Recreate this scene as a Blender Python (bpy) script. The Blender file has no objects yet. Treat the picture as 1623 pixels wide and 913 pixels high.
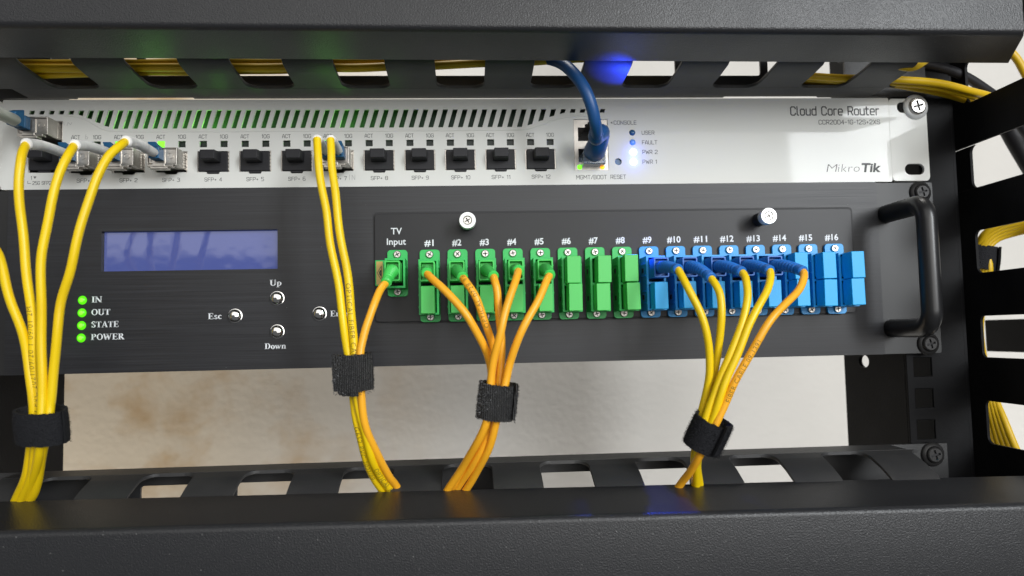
import bpy, bmesh, math, random
from mathutils import Vector, Matrix
from mathutils.geometry import tessellate_polygon
random.seed(7)
PI = math.pi
S = 0.001                      # everything below is written in millimetres
sc = bpy.context.scene
C = sc.collection

# ------------------------------------------------------------------ camera
CAM = Vector((222.476, -365.258, -74.928))
R_ = Vector((0.99798, -0.05968, -0.02174))
U_ = Vector((0.01785, -0.06493, 0.99773))
F_ = Vector((0.06096, 0.99610, 0.06373))
FPX, CX, CY = 1172.0, 811.5, 456.5
cam_d = bpy.data.cameras.new('camera')
cam = bpy.data.objects.new('camera', cam_d)
C.objects.link(cam)
M = Matrix((R_, U_, -F_)).transposed().to_4x4()
M.translation = CAM * S
cam.matrix_world = M
cam_d.sensor_width = 36.0
cam_d.lens = 36.0 * FPX / 1623.0
cam_d.clip_start = 0.01
cam_d.clip_end = 50
cam_d.dof.use_dof = True
cam_d.dof.focus_distance = 0.345
cam_d.dof.aperture_fstop = 9.0
sc.camera = cam

# ------------------------------------------------------------------ light and exposure
W = bpy.data.worlds.new('World')
sc.world = W
W.use_nodes = True
W.node_tree.nodes['Background'].inputs[0].default_value = (0.95, 0.97, 1.0, 1)
W.node_tree.nodes['Background'].inputs[1].default_value = 0.13
sc.view_settings.view_transform = 'Standard'
sc.view_settings.look = 'None'
sc.view_settings.exposure = -0.12
sc.view_settings.gamma = 1.0

def area_light(name, loc, target, size, power, col=(1, 1, 1), size_y=None, shape='RECTANGLE'):
    d = bpy.data.lights.new(name, 'AREA')
    d.shape = shape
    d.size = size * S
    if size_y: d.size_y = size_y * S
    else: d.size_y = size * S
    d.energy = power
    d.color = col
    o = bpy.data.objects.new(name, d)
    C.objects.link(o)
    v = Vector(target) - Vector(loc)
    o.rotation_euler = v.to_track_quat('-Z', 'Y').to_euler()
    o.location = Vector(loc) * S
    return o

def small_light(name, loc, power, col, radius=1.0, spot=None, target=None):
    d = bpy.data.lights.new(name, 'SPOT' if spot else 'POINT')
    d.energy = power
    d.color = col
    d.shadow_soft_size = radius * S
    o = bpy.data.objects.new(name, d)
    C.objects.link(o)
    o.location = Vector(loc) * S
    if spot:
        d.spot_size = math.radians(spot)
        d.spot_blend = 0.8
        o.rotation_euler = (Vector(target) - Vector(loc)).to_track_quat('-Z', 'Y').to_euler()
    return o

area_light('ceiling_lamp', (-50, -2200, 1060), (200, 0, -40), 3000, 24.0, (1.0, 0.98, 0.94), size_y=1800)
area_light('front_fill', (950, -2200, 150), (240, 0, -40), 2100, 24.0, (1.0, 0.985, 0.96), size_y=1100)  # added fill from the front right, evens out the router face
area_light('window_light', (1780, -2500, 860), (400, 0, -30), 460, 64.0, (0.93, 0.97, 1.0), size_y=1400)
lo = area_light('wall_fill', (250, 245, -1000), (250, 480, -50), 2000, 8.5, (1.0, 0.97, 0.92), size_y=120)  # unseen light added below to brighten the wall behind the rack
lo.data.spread = math.radians(46)
hi = area_light('wall_fill_top', (400, 150, 1500), (400, 310, -100), 1200, 3.5, (1.0, 0.97, 0.92), size_y=200)  # weak extra fill put above, only to light the wall
hi.data.spread = math.radians(60)

# ------------------------------------------------------------------ helpers
def ray(px, py):
    return F_ + R_ * ((px - CX) / FPX) - U_ * ((py - CY) / FPX)
def at(px, py, y):
    d = ray(px, py)
    return CAM + d * ((y - CAM.y) / d.y)
def atx(px, py, x):
    d = ray(px, py)
    return CAM + d * ((x - CAM.x) / d.x)

class MB:
    """collects geometry in millimetres"""
    def __init__(self): self.v = []; self.f = []; self.m = []
    def add(self, vs, fs, mi=0):
        n = len(self.v)
        self.v += [tuple(p) for p in vs]
        self.f += [tuple(n + i for i in f) for f in fs]
        self.m += [mi] * len(fs)
        return self
    def box(self, x0, x1, y0, y1, z0, z1, mi=0):
        vs = [(x, y, z) for x in (x0, x1) for y in (y0, y1) for z in (z0, z1)]
        return self.add(vs, [(0, 1, 3, 2), (4, 6, 7, 5), (0, 4, 5, 1), (2, 3, 7, 6), (0, 2, 6, 4), (1, 5, 7, 3)], mi)
    def hexa(self, a, b, mi=0):
        """a: 4 points, b: 4 matching points"""
        vs = list(a) + list(b)
        return self.add(vs, [(0, 1, 2, 3), (7, 6, 5, 4), (0, 4, 5, 1), (1, 5, 6, 2), (2, 6, 7, 3), (3, 7, 4, 0)], mi)
    def plate(self, outer, holes, fn, t0, t1, mi=0):
        """flat plate with holes: outlines in (a,b), fn(a,b,t) gives the point"""
        loops = [outer] + holes
        pts = [p for l in loops for p in l]
        tris = tessellate_polygon([[Vector((p[0], p[1], 0)) for p in l] for l in loops])
        n = len(pts)
        vs = [fn(p[0], p[1], t0) for p in pts] + [fn(p[0], p[1], t1) for p in pts]
        fs = [tuple(t) for t in tris] + [tuple(i + n for i in reversed(t)) for t in tris]
        k = 0
        for l in loops:
            for i in range(len(l)):
                a, b = k + i, k + (i + 1) % len(l)
                fs.append((a, b, b + n, a + n))
            k += len(l)
        return self.add(vs, fs, mi)
    def lathe(self, prof, origin, axis, n=20, mi=0):
        """prof: (radius, height along axis)"""
        ax = Vector(axis).normalized()
        e1 = ax.orthogonal().normalized(); e2 = ax.cross(e1)
        o = Vector(origin); vs = []; fs = []
        for r, h in prof:
            for k in range(n):
                a = 2 * PI * k / n
                vs.append(o + ax * h + (e1 * math.cos(a) + e2 * math.sin(a)) * r)
        for j in range(len(prof) - 1):
            for k in range(n):
                a, b = j * n + k, j * n + (k + 1) % n
                fs.append((a, b, b + n, a + n))
        fs.append(tuple(reversed(range(n))))
        fs.append(tuple((len(prof) - 1) * n + k for k in range(n)))
        return self.add(vs, fs, mi)
    def tube(self, path, rad, n=14, mi=0, caps=True):
        if not isinstance(rad, (list, tuple)): rad = [rad] * len(path)
        vs = []; fs = []
        t0 = (path[1] - path[0]).normalized()
        e1 = t0.orthogonal().normalized()
        for i, p in enumerate(path):
            a = path[max(i - 1, 0)]; b = path[min(i + 1, len(path) - 1)]
            t = (b - a).normalized()
            e1 = (e1 - t * e1.dot(t)).normalized()
            e2 = t.cross(e1)
            for k in range(n):
                an = 2 * PI * k / n
                vs.append(p + (e1 * math.cos(an) + e2 * math.sin(an)) * rad[i])
        for i in range(len(path) - 1):
            for k in range(n):
                a, b = i * n + k, i * n + (k + 1) % n
                fs.append((a, b, b + n, a + n))
        if caps:
            fs.append(tuple(reversed(range(n))))
            fs.append(tuple((len(path) - 1) * n + k for k in range(n)))
        return self.add(vs, fs, mi)
    def build(self, name, mat, parent=None, origin=None, smooth=False, bevel=0, seg=2):
        me = bpy.data.meshes.new(name)
        o = Vector(origin) if origin is not None else Vector((0, 0, 0))
        me.from_pydata([((p[0] - o.x) * S, (p[1] - o.y) * S, (p[2] - o.z) * S) for p in self.v], [], self.f)
        for m in (mat if isinstance(mat, (list, tuple)) else [mat]): me.materials.append(m)
        for p, mi in zip(me.polygons, self.m): p.material_index = mi
        me.validate()
        bm = bmesh.new(); bm.from_mesh(me)
        bmesh.ops.recalc_face_normals(bm, faces=bm.faces)
        bm.to_mesh(me); bm.free()
        if smooth:
            me.polygons.foreach_set('use_smooth', [True] * len(me.polygons))
            me.set_sharp_from_angle(angle=math.radians(40))
        ob = bpy.data.objects.new(name, me)
        C.objects.link(ob)
        if parent is not None:
            ob.parent = parent
            po = Vector((0, 0, 0)); q = parent
            while q is not None: po += q.location; q = q.parent
            ob.location = o * S - po
        else:
            ob.location = o * S
        if bevel:
            md = ob.modifiers.new('bevel', 'BEVEL')
            md.width = bevel * S; md.segments = seg; md.limit_method = 'ANGLE'; md.angle_limit = math.radians(40)
            me.polygons.foreach_set('use_smooth', [True] * len(me.polygons))
            md.harden_normals = True
        return ob

def thing(name, label, cat, loc, group=None):
    o = bpy.data.objects.new(name, None)
    C.objects.link(o)
    o.empty_display_size = 0.01
    o.location = Vector(loc) * S
    return tag(o, label, cat, group)
def tag(o, label=None, cat=None, group=None, kind=None):
    if label: o['label'] = label
    if cat: o['category'] = cat
    if group: o['group'] = group
    if kind: o['kind'] = kind
    return o
def copy_tree(o, parent=None):
    c = o.copy(); C.objects.link(c)
    if parent is not None: c.parent = parent
    for ch in list(o.children): copy_tree(ch, c)
    return c
def rect(x0, x1, z0, z1, r=0, n=4):
    if r <= 0: return [(x0, z0), (x1, z0), (x1, z1), (x0, z1)]
    out = []
    for cx, cz, a0 in ((x1 - r, z0 + r, -PI / 2), (x1 - r, z1 - r, 0), (x0 + r, z1 - r, PI / 2), (x0 + r, z0 + r, PI)):
        for k in range(n + 1):
            a = a0 + PI / 2 * k / n
            out.append((cx + r * math.cos(a), cz + r * math.sin(a)))
    return out
def circ(x, z, r, n=16, rz=None):
    rz = rz or r
    return [(x + r * math.cos(2 * PI * k / n), z + rz * math.sin(2 * PI * k / n)) for k in range(n)]
XZ = lambda a, b, t: (a, t, b)         # plate facing the viewer
YZ = lambda a, b, t: (t, a, b)         # plate standing in depth
XY = lambda a, b, t: (a, b, t)
def spline(pts, step=1.5):
    """Catmull-Rom through the points, evenly resampled"""
    P = [2 * pts[0] - pts[1]] + list(pts) + [2 * pts[-1] - pts[-2]]
    raw = []
    for i in range(1, len(P) - 2):
        p0, p1, p2, p3 = P[i - 1], P[i], P[i + 1], P[i + 2]
        for k in range(12):
            t = k / 12
            raw.append(0.5 * (2 * p1 + (p2 - p0) * t + (2 * p0 - 5 * p1 + 4 * p2 - p3) * t * t + (3 * p1 - p0 - 3 * p2 + p3) * t ** 3))
    raw.append(P[-2])
    out = [raw[0]]; acc = 0
    for a, b in zip(raw, raw[1:]):
        L = (b - a).length
        if L < 1e-6: continue
        d = step - acc
        while d <= L:
            out.append(a + (b - a) * (d / L)); d += step
        acc = L - (d - step)
    if (out[-1] - raw[-1]).length > step * 0.3: out.append(raw[-1])
    return out

# ------------------------------------------------------------------ materials
def mat(name, col, rough=0.5, metal=0.0, bump=None, vary=None, emit=None, spec=0.5, coat=0, trans=0, sparkle=None, brushed=None, rvary=0.0):
    m = bpy.data.materials.new(name)
    m.use_nodes = True
    nt = m.node_tree; N = nt.nodes; L = nt.links
    b = N['Principled BSDF']
    b.inputs['Base Color'].default_value = (*col, 1)
    b.inputs['Roughness'].default_value = rough
    b.inputs['Metallic'].default_value = metal
    b.inputs['Specular IOR Level'].default_value = spec
    b.inputs['Coat Weight'].default_value = coat
    b.inputs['Transmission Weight'].default_value = trans
    tc = N.new('ShaderNodeTexCoord')
    gm = N.new('ShaderNodeNewGeometry')
    src = gm.outputs['Position']
    def noise(scale, detail=3, vec=None, sx=None):
        n = N.new('ShaderNodeTexNoise')
        n.inputs['Scale'].default_value = scale; n.inputs['Detail'].default_value = detail
        if sx:
            mp = N.new('ShaderNodeMapping'); mp.inputs['Scale'].default_value = sx
            L.new(src, mp.inputs['Vector']); L.new(mp.outputs[0], n.inputs['Vector'])
        else: L.new(src, n.inputs['Vector'])
        return n
    colout = None
    if vary:
        sc_, c2, lo, hi = vary
        n = noise(sc_, 4)
        r = N.new('ShaderNodeMapRange'); r.inputs[1].default_value = lo; r.inputs[2].default_value = hi
        L.new(n.outputs['Fac'], r.inputs[0])
        mx = N.new('ShaderNodeMix'); mx.data_type = 'RGBA'
        mx.inputs[6].default_value = (*col, 1); mx.inputs[7].default_value = (*c2, 1)
        L.new(r.outputs[0], mx.inputs[0]); colout = mx.outputs[2]
    if brushed:
        c2, amt = brushed
        n = noise(60, 5, sx=(0.35, 14, 34))
        r = N.new('ShaderNodeMapRange'); r.inputs[1].default_value = 0.35; r.inputs[2].default_value = 0.75
        L.new(n.outputs['Fac'], r.inputs[0])
        mx = N.new('ShaderNodeMix'); mx.data_type = 'RGBA'
        mx.inputs[6].default_value = (*col, 1); mx.inputs[7].default_value = (*c2, 1)
        L.new(r.outputs[0], mx.inputs[0]); colout = mx.outputs[2]
        rr = N.new('ShaderNodeMapRange'); rr.inputs[3].default_value = rough - amt; rr.inputs[4].default_value = rough + amt
        L.new(n.outputs['Fac'], rr.inputs[0]); L.new(rr.outputs[0], b.inputs['Roughness'])
        b.inputs['Anisotropic'].default_value = 0.6
    if sparkle:                                  # pale dust specks lying on the paint
        dens, c2 = sparkle
        v = N.new('ShaderNodeTexVoronoi'); v.inputs['Scale'].default_value = 420
        L.new(src, v.inputs['Vector'])
        lt = N.new('ShaderNodeMath'); lt.operation = 'LESS_THAN'; lt.inputs[1].default_value = 0.075
        L.new(v.outputs['Distance'], lt.inputs[0])
        sp = N.new('ShaderNodeSeparateColor'); L.new(v.outputs['Color'], sp.inputs[0])
        l2 = N.new('ShaderNodeMath'); l2.operation = 'LESS_THAN'; l2.inputs[1].default_value = dens
        L.new(sp.outputs[0], l2.inputs[0])
        mu = N.new('ShaderNodeMath'); mu.operation = 'MULTIPLY'
        L.new(lt.outputs[0], mu.inputs[0]); L.new(l2.outputs[0], mu.inputs[1])
        mx = N.new('ShaderNodeMix'); mx.data_type = 'RGBA'
        mx.inputs[6].default_value = (*col, 1); mx.inputs[7].default_value = (*c2, 1)
        if colout is not None: L.new(colout, mx.inputs[6])
        L.new(mu.outputs[0], mx.inputs[0]); colout = mx.outputs[2]
    if colout is not None: L.new(colout, b.inputs['Base Color'])
    if rvary:
        n = noise(35, 4)
        rr = N.new('ShaderNodeMapRange'); rr.inputs[3].default_value = rough - rvary; rr.inputs[4].default_value = rough + rvary
        L.new(n.outputs['Fac'], rr.inputs[0]); L.new(rr.outputs[0], b.inputs['Roughness'])
    if bump:
        sc_, st, dist = bump
        n = noise(sc_, 2)
        bp = N.new('ShaderNodeBump'); bp.inputs['Strength'].default_value = st; bp.inputs['Distance'].default_value = dist
        L.new(n.outputs['Fac'], bp.inputs['Height']); L.new(bp.outputs[0], b.inputs['Normal'])
    if emit:
        b.inputs['Emission Color'].default_value = (*emit[0], 1)
        b.inputs['Emission Strength'].default_value = emit[1]
    return m

m_powder_plain = mat('black_powder_coat_clean', (0.019, 0.0195, 0.0215), 0.34, bump=(1700, 0.45, 0.0004), spec=0.42, rvary=0.09)
m_powder = mat('black_powder_coat', (0.019, 0.0195, 0.0215), 0.34, bump=(1700, 0.45, 0.0004), spec=0.42, sparkle=(0.2, (0.2, 0.2, 0.195)))
m_black = mat('black_paint', (0.0045, 0.0045, 0.0052), 0.55, spec=0.12, bump=(900, 0.25, 0.0003), vary=(30, (0.010, 0.010, 0.011), 0.45, 0.75))
m_satin = mat('satin_black_paint', (0.032, 0.032, 0.033), 0.46, bump=(1200, 0.2, 0.0003), vary=(40, (0.048, 0.047, 0.046), 0.4, 0.8), spec=.4)
m_white = mat('white_paint', (0.71, 0.715, 0.68), 0.7, vary=(14, (0.69, 0.695, 0.665), 0.4, 0.7), coat=0.22, spec=0.2)
m_white.node_tree.nodes['Principled BSDF'].inputs['Coat Roughness'].default_value = 0.05
m_brushed = mat('brushed_black_aluminium', (0.016, 0.016, 0.018), 0.36, metal=0.0, brushed=((0.027, 0.028, 0.032), 0.10), spec=0.3, sparkle=(0.02, (0.10, 0.10, 0.10)))
m_module = mat('matt_black_plate', (0.015, 0.015, 0.017), 0.40, spec=0.3, bump=(1600, 0.15, 0.0002), vary=(25, (0.019, 0.019, 0.021), 0.4, 0.8))
m_gloss = mat('glossy_black_enamel', (0.012, 0.012, 0.013), 0.32, rvary=0.08)
m_ear = mat('dark_ear_paint', (0.018, 0.018, 0.0185), 0.4, spec=.35, vary=(40, (0.024, 0.024, 0.024), 0.4, 0.7))
m_rubber = mat('dull_black_plastic', (0.016, 0.016, 0.019), 0.5, spec=.3, bump=(800, 0.1, 0.0002))
m_dark = mat('dark_cavity', (0.01, 0.01, 0.012), 0.6)
m_chrome = mat('chrome', (0.80, 0.79, 0.77), 0.10, metal=1.0)
m_steel = mat('steel', (0.50, 0.48, 0.45), 0.36, metal=1.0, bump=(700, 0.1, 0.0002))
m_nickel = mat('nickel_shell', (0.50, 0.47, 0.43), 0.34, metal=0.9, vary=(180, (0.36, 0.34, 0.31), 0.4, 0.7))
m_blackscrew = mat('blackened_steel', (0.030, 0.029, 0.029), 0.48, metal=0.4)
m_alu = mat('anodised_aluminium', (0.78, 0.79, 0.78), 0.35, metal=0.35)
m_yellow = mat('yellow_jacket', (0.88, 0.62, 0.004), 0.38, vary=(45, (0.80, 0.54, 0.005), 0.35, 0.7), rvary=.08)
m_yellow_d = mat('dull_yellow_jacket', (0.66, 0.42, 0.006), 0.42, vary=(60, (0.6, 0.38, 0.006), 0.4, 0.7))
m_orange = mat('orange_jacket', (0.95, 0.455, 0.022), 0.38, vary=(45, (0.88, 0.40, 0.016), 0.35, 0.7), rvary=.08)
m_boot = mat('white_boot_plastic', (0.90, 0.89, 0.87), 0.45, vary=(150, (0.7, 0.69, 0.67), 0.4, 0.7))
m_greyboot = mat('grey_boot_plastic', (0.60, 0.61, 0.55), 0.5)
m_green = mat('green_plastic', (0.014, 0.47, 0.09), 0.40, bump=(900, 0.06, 0.0002))
m_greenplug = mat('light_green_plastic', (0.05, 0.58, 0.09), 0.42, bump=(900, 0.06, 0.0002))
m_greencap = mat('green_cap_plastic', (0.07, 0.55, 0.10), 0.45, bump=(900, 0.06, 0.0002))
m_blue = mat('blue_plastic', (0.003, 0.31, 0.72), 0.40, bump=(900, 0.06, 0.0002))
m_bluecap = mat('blue_cap_plastic', (0.004, 0.39, 0.82), 0.45, bump=(900, 0.06, 0.0002))
m_blueplug = mat('dark_blue_plastic', (0.008, 0.14, 0.52), 0.42)
m_lcblue = mat('steel_blue_plastic', (0.018, 0.115, 0.25), 0.45)
m_netblue = mat('navy_blue_jacket', (0.012, 0.075, 0.235), 0.42)
m_clear = mat('clear_plastic', (0.55, 0.65, 0.8), 0.12, trans=0.8)
m_print = mat('grey_print', (0.06, 0.063, 0.065), 0.6)
m_pencil = mat('pencil_mark', (0.42, 0.42, 0.41), 0.7)
m_title = mat('black_print', (0.025, 0.027, 0.027), 0.5)
m_silk = mat('white_print', (0.74, 0.77, 0.80), 0.5)
m_ink = mat('dark_ink', (0.16, 0.10, 0.015), 0.7)
m_felt = mat('black_felt', (0.012, 0.0125, 0.015), 0.85, bump=(1400, 0.8, 0.0008), spec=0.25)
m_hook = mat('black_hook_tape', (0.014, 0.014, 0.016), 0.6, spec=0.45)
m_led_green = mat('lit_green_led', (0.05, 0.3, 0.01), 0.3, emit=((0.13, 1.0, 0.0), 0.85))
m_led_core = mat('lit_green_led_core', (0.05, 0.3, 0.01), 0.3, emit=((0.30, 1.0, 0.06), 1.25))
m_led_act = mat('lit_port_led', (0.05, 0.2, 0.02), 0.3, emit=((0.18, 1.0, 0.02), 2.0))
m_led_amber = mat('lit_amber_led', (0.9, 0.4, 0.05), 0.3, emit=((1.0, 0.36, 0.0), 2.0))
m_led_white = mat('lit_blue_white_led', (0.8, 0.9, 1), 0.3, emit=((0.72, 0.85, 1.0), 2.6))
m_led_off = mat('unlit_blue_led', (0.02, 0.10, 0.24), 0.2)
m_led_fault = mat('dim_blue_led', (0.10, 0.25, 0.6), 0.15, emit=((0.1, 0.25, 0.9), 0.35))
m_lcd = mat('blue_lcd', (0.045, 0.06, 0.20), 0.06, emit=((0.075, 0.10, 0.29), 0.45), coat=1.0, bump=(55, 0.10, 0.003))
m_gold = mat('gold_label', (0.42, 0.30, 0.08), 0.35, metal=0.3)
m_baffle = mat('baffle_green', (0.05, 0.085, 0.06), 0.5)  # vent baffle colour, green put in for the LED-lit look
m_led_hole = mat('green_light_pipe', (0.016, 0.024, 0.019), 0.35, spec=.3)

# hook tape: fine vertical ribs
def ribbed(m, scale=420):
    nt = m.node_tree; N = nt.nodes; L = nt.links
    tc = N.new('ShaderNodeTexCoord')
    w = N.new('ShaderNodeTexWave'); w.inputs['Scale'].default_value = scale; w.inputs['Distortion'].default_value = 3.0
    w.inputs['Detail'].default_value = 3; w.inputs['Detail Scale'].default_value = 4
    L.new(tc.outputs['Object'], w.inputs['Vector'])
    bp = N.new('ShaderNodeBump'); bp.inputs['Strength'].default_value = 0.9; bp.inputs['Distance'].default_value = 0.0006
    L.new(w.outputs['Fac'], bp.inputs['Height'])
    L.new(bp.outputs[0], N['Principled BSDF'].inputs['Normal'])
    mr = N.new('ShaderNodeMapRange'); mr.inputs[3].default_value = 0.007; mr.inputs[4].default_value = 0.055
    L.new(w.outputs['Fac'], mr.inputs[0])
    L.new(mr.outputs[0], N['Principled BSDF'].inputs['Base Color'])
ribbed(m_hook)

def wall_material():
    m = bpy.data.materials.new('stained_plaster')
    m.use_nodes = True
    nt = m.node_tree; N = nt.nodes; L = nt.links
    b = N['Principled BSDF']; b.inputs['Roughness'].default_value = 0.8
    g = N.new('ShaderNodeNewGeometry')
    sp = N.new('ShaderNodeSeparateXYZ'); L.new(g.outputs['Position'], sp.inputs[0])
    # stains only on the part of the wall behind the rack's left half
    mr = N.new('ShaderNodeMapRange'); mr.inputs[1].default_value = 0.22; mr.inputs[2].default_value = -0.05
    L.new(sp.outputs['X'], mr.inputs[0])
    n = N.new('ShaderNodeTexNoise'); n.inputs['Scale'].default_value = 17; n.inputs['Detail'].default_value = 4; n.inputs['Roughness'].default_value = 0.6; n.inputs['Distortion'].default_value = 0.15
    L.new(g.outputs['Position'], n.inputs['Vector'])
    r2 = N.new('ShaderNodeMapRange'); r2.inputs[1].default_value = 0.47; r2.inputs[2].default_value = 0.72
    L.new(n.outputs['Fac'], r2.inputs[0])
    ad = N.new('ShaderNodeMath'); ad.operation = 'MULTIPLY'
    L.new(mr.outputs[0], ad.inputs[0]); L.new(r2.outputs[0], ad.inputs[1])
    base = N.new('ShaderNodeMix'); base.data_type = 'RGBA'
    base.inputs[6].default_value = (0.58, 0.56, 0.525, 1); base.inputs[7].default_value = (0.60, 0.51, 0.385, 1)
    L.new(mr.outputs[0], base.inputs[0])
    mx = N.new('ShaderNodeMix'); mx.data_type = 'RGBA'; mx.inputs[7].default_value = (0.43, 0.275, 0.125, 1)
    L.new(base.outputs[2], mx.inputs[6]); L.new(ad.outputs[0], mx.inputs[0])
    n3 = N.new('ShaderNodeTexNoise'); n3.inputs['Scale'].default_value = 5; n3.inputs['Detail'].default_value = 6
    L.new(g.outputs['Position'], n3.inputs['Vector'])
    r3 = N.new('ShaderNodeMapRange'); r3.inputs[1].default_value = 0.3; r3.inputs[2].default_value = 0.7; r3.inputs[3].default_value = 0.9; r3.inputs[4].default_value = 1.06
    L.new(n3.outputs['Fac'], r3.inputs[0])
    ml = N.new('ShaderNodeMix'); ml.data_type = 'RGBA'; ml.blend_type = 'MULTIPLY'; ml.inputs[0].default_value = 1
    L.new(mx.outputs[2], ml.inputs[6]); L.new(r3.outputs[0], ml.inputs[7])
    L.new(ml.outputs[2], b.inputs['Base Color'])
    n2 = N.new('ShaderNodeTexNoise'); n2.inputs['Scale'].default_value = 160; n2.inputs['Detail'].default_value = 4
    L.new(g.outputs['Position'], n2.inputs['Vector'])
    bp = N.new('ShaderNodeBump'); bp.inputs['Strength'].default_value = 0.15; bp.inputs['Distance'].default_value = 0.002
    L.new(n2.outputs['Fac'], bp.inputs['Height']); L.new(bp.outputs[0], b.inputs['Normal'])
    return m
m_wall = wall_material()

# ------------------------------------------------------------------ lettering
_tc = {}
def text_pts(s, sp=1.0, bold=0.0, fine=False):
    key = (s, sp, bold, fine)
    if key not in _tc:
        cu = bpy.data.curves.new('t', 'FONT'); cu.body = s; cu.size = 1; cu.space_character = sp; cu.offset = bold
        cu.resolution_u = 3
        ob = bpy.data.objects.new('t', cu); C.objects.link(ob)
        dg = bpy.context.evaluated_depsgraph_get(); dg.update()
        me = bpy.data.meshes.new_from_object(ob.evaluated_get(dg))
        if fine:
            bm = bmesh.new(); bm.from_mesh(me)
            bmesh.ops.triangulate(bm, faces=bm.faces)
            for _ in range(3):
                es = [e for e in bm.edges if e.calc_length() > .13]
                if es: bmesh.ops.subdivide_edges(bm, edges=es, cuts=1)
            bmesh.ops.triangulate(bm, faces=bm.faces)
            bm.to_mesh(me); bm.free()
        _tc[key] = ([(v.co.x, v.co.y) for v in me.vertices], [tuple(p.vertices) for p in me.polygons])
        bpy.data.objects.remove(ob); bpy.data.curves.remove(cu); bpy.data.meshes.remove(me)
    return _tc[key]
CAP = 0.69
def put_text(mb, s, x, z, h, y, w=None, align='C', shear=0.0, sp=1.0, bold=0.0, mi=0):
    """cap height h (mm), baseline z, optional full width w"""
    vs, fs = text_pts(s, sp, bold)
    x0 = min(v[0] for v in vs); x1 = max(v[0] for v in vs)
    ky = h / CAP
    kx = w / (x1 - x0) if w else ky
    W_ = (x1 - x0) * kx
    ox = {'C': -W_ / 2, 'L': 0, 'R': -W_}[align]
    mb.add([(x + ox + (v[0] - x0) * kx + shear * v[1] * ky, y, z + v[1] * ky) for v in vs], fs, mi)
def text_px(mb, s, px0, px1, pyb, pyt, y, shear=0.0, sp=1.0, bold=0.0, mi=0):
    a = at(px0, pyb, y); b = at(px1, pyb, y); t = at(px0, pyt, y)
    put_text(mb, s, a.x, (a.z + b.z) / 2, abs(t.z - a.z), y, w=b.x - a.x, align='L', shear=shear, sp=sp, bold=bold, mi=mi)

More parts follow.
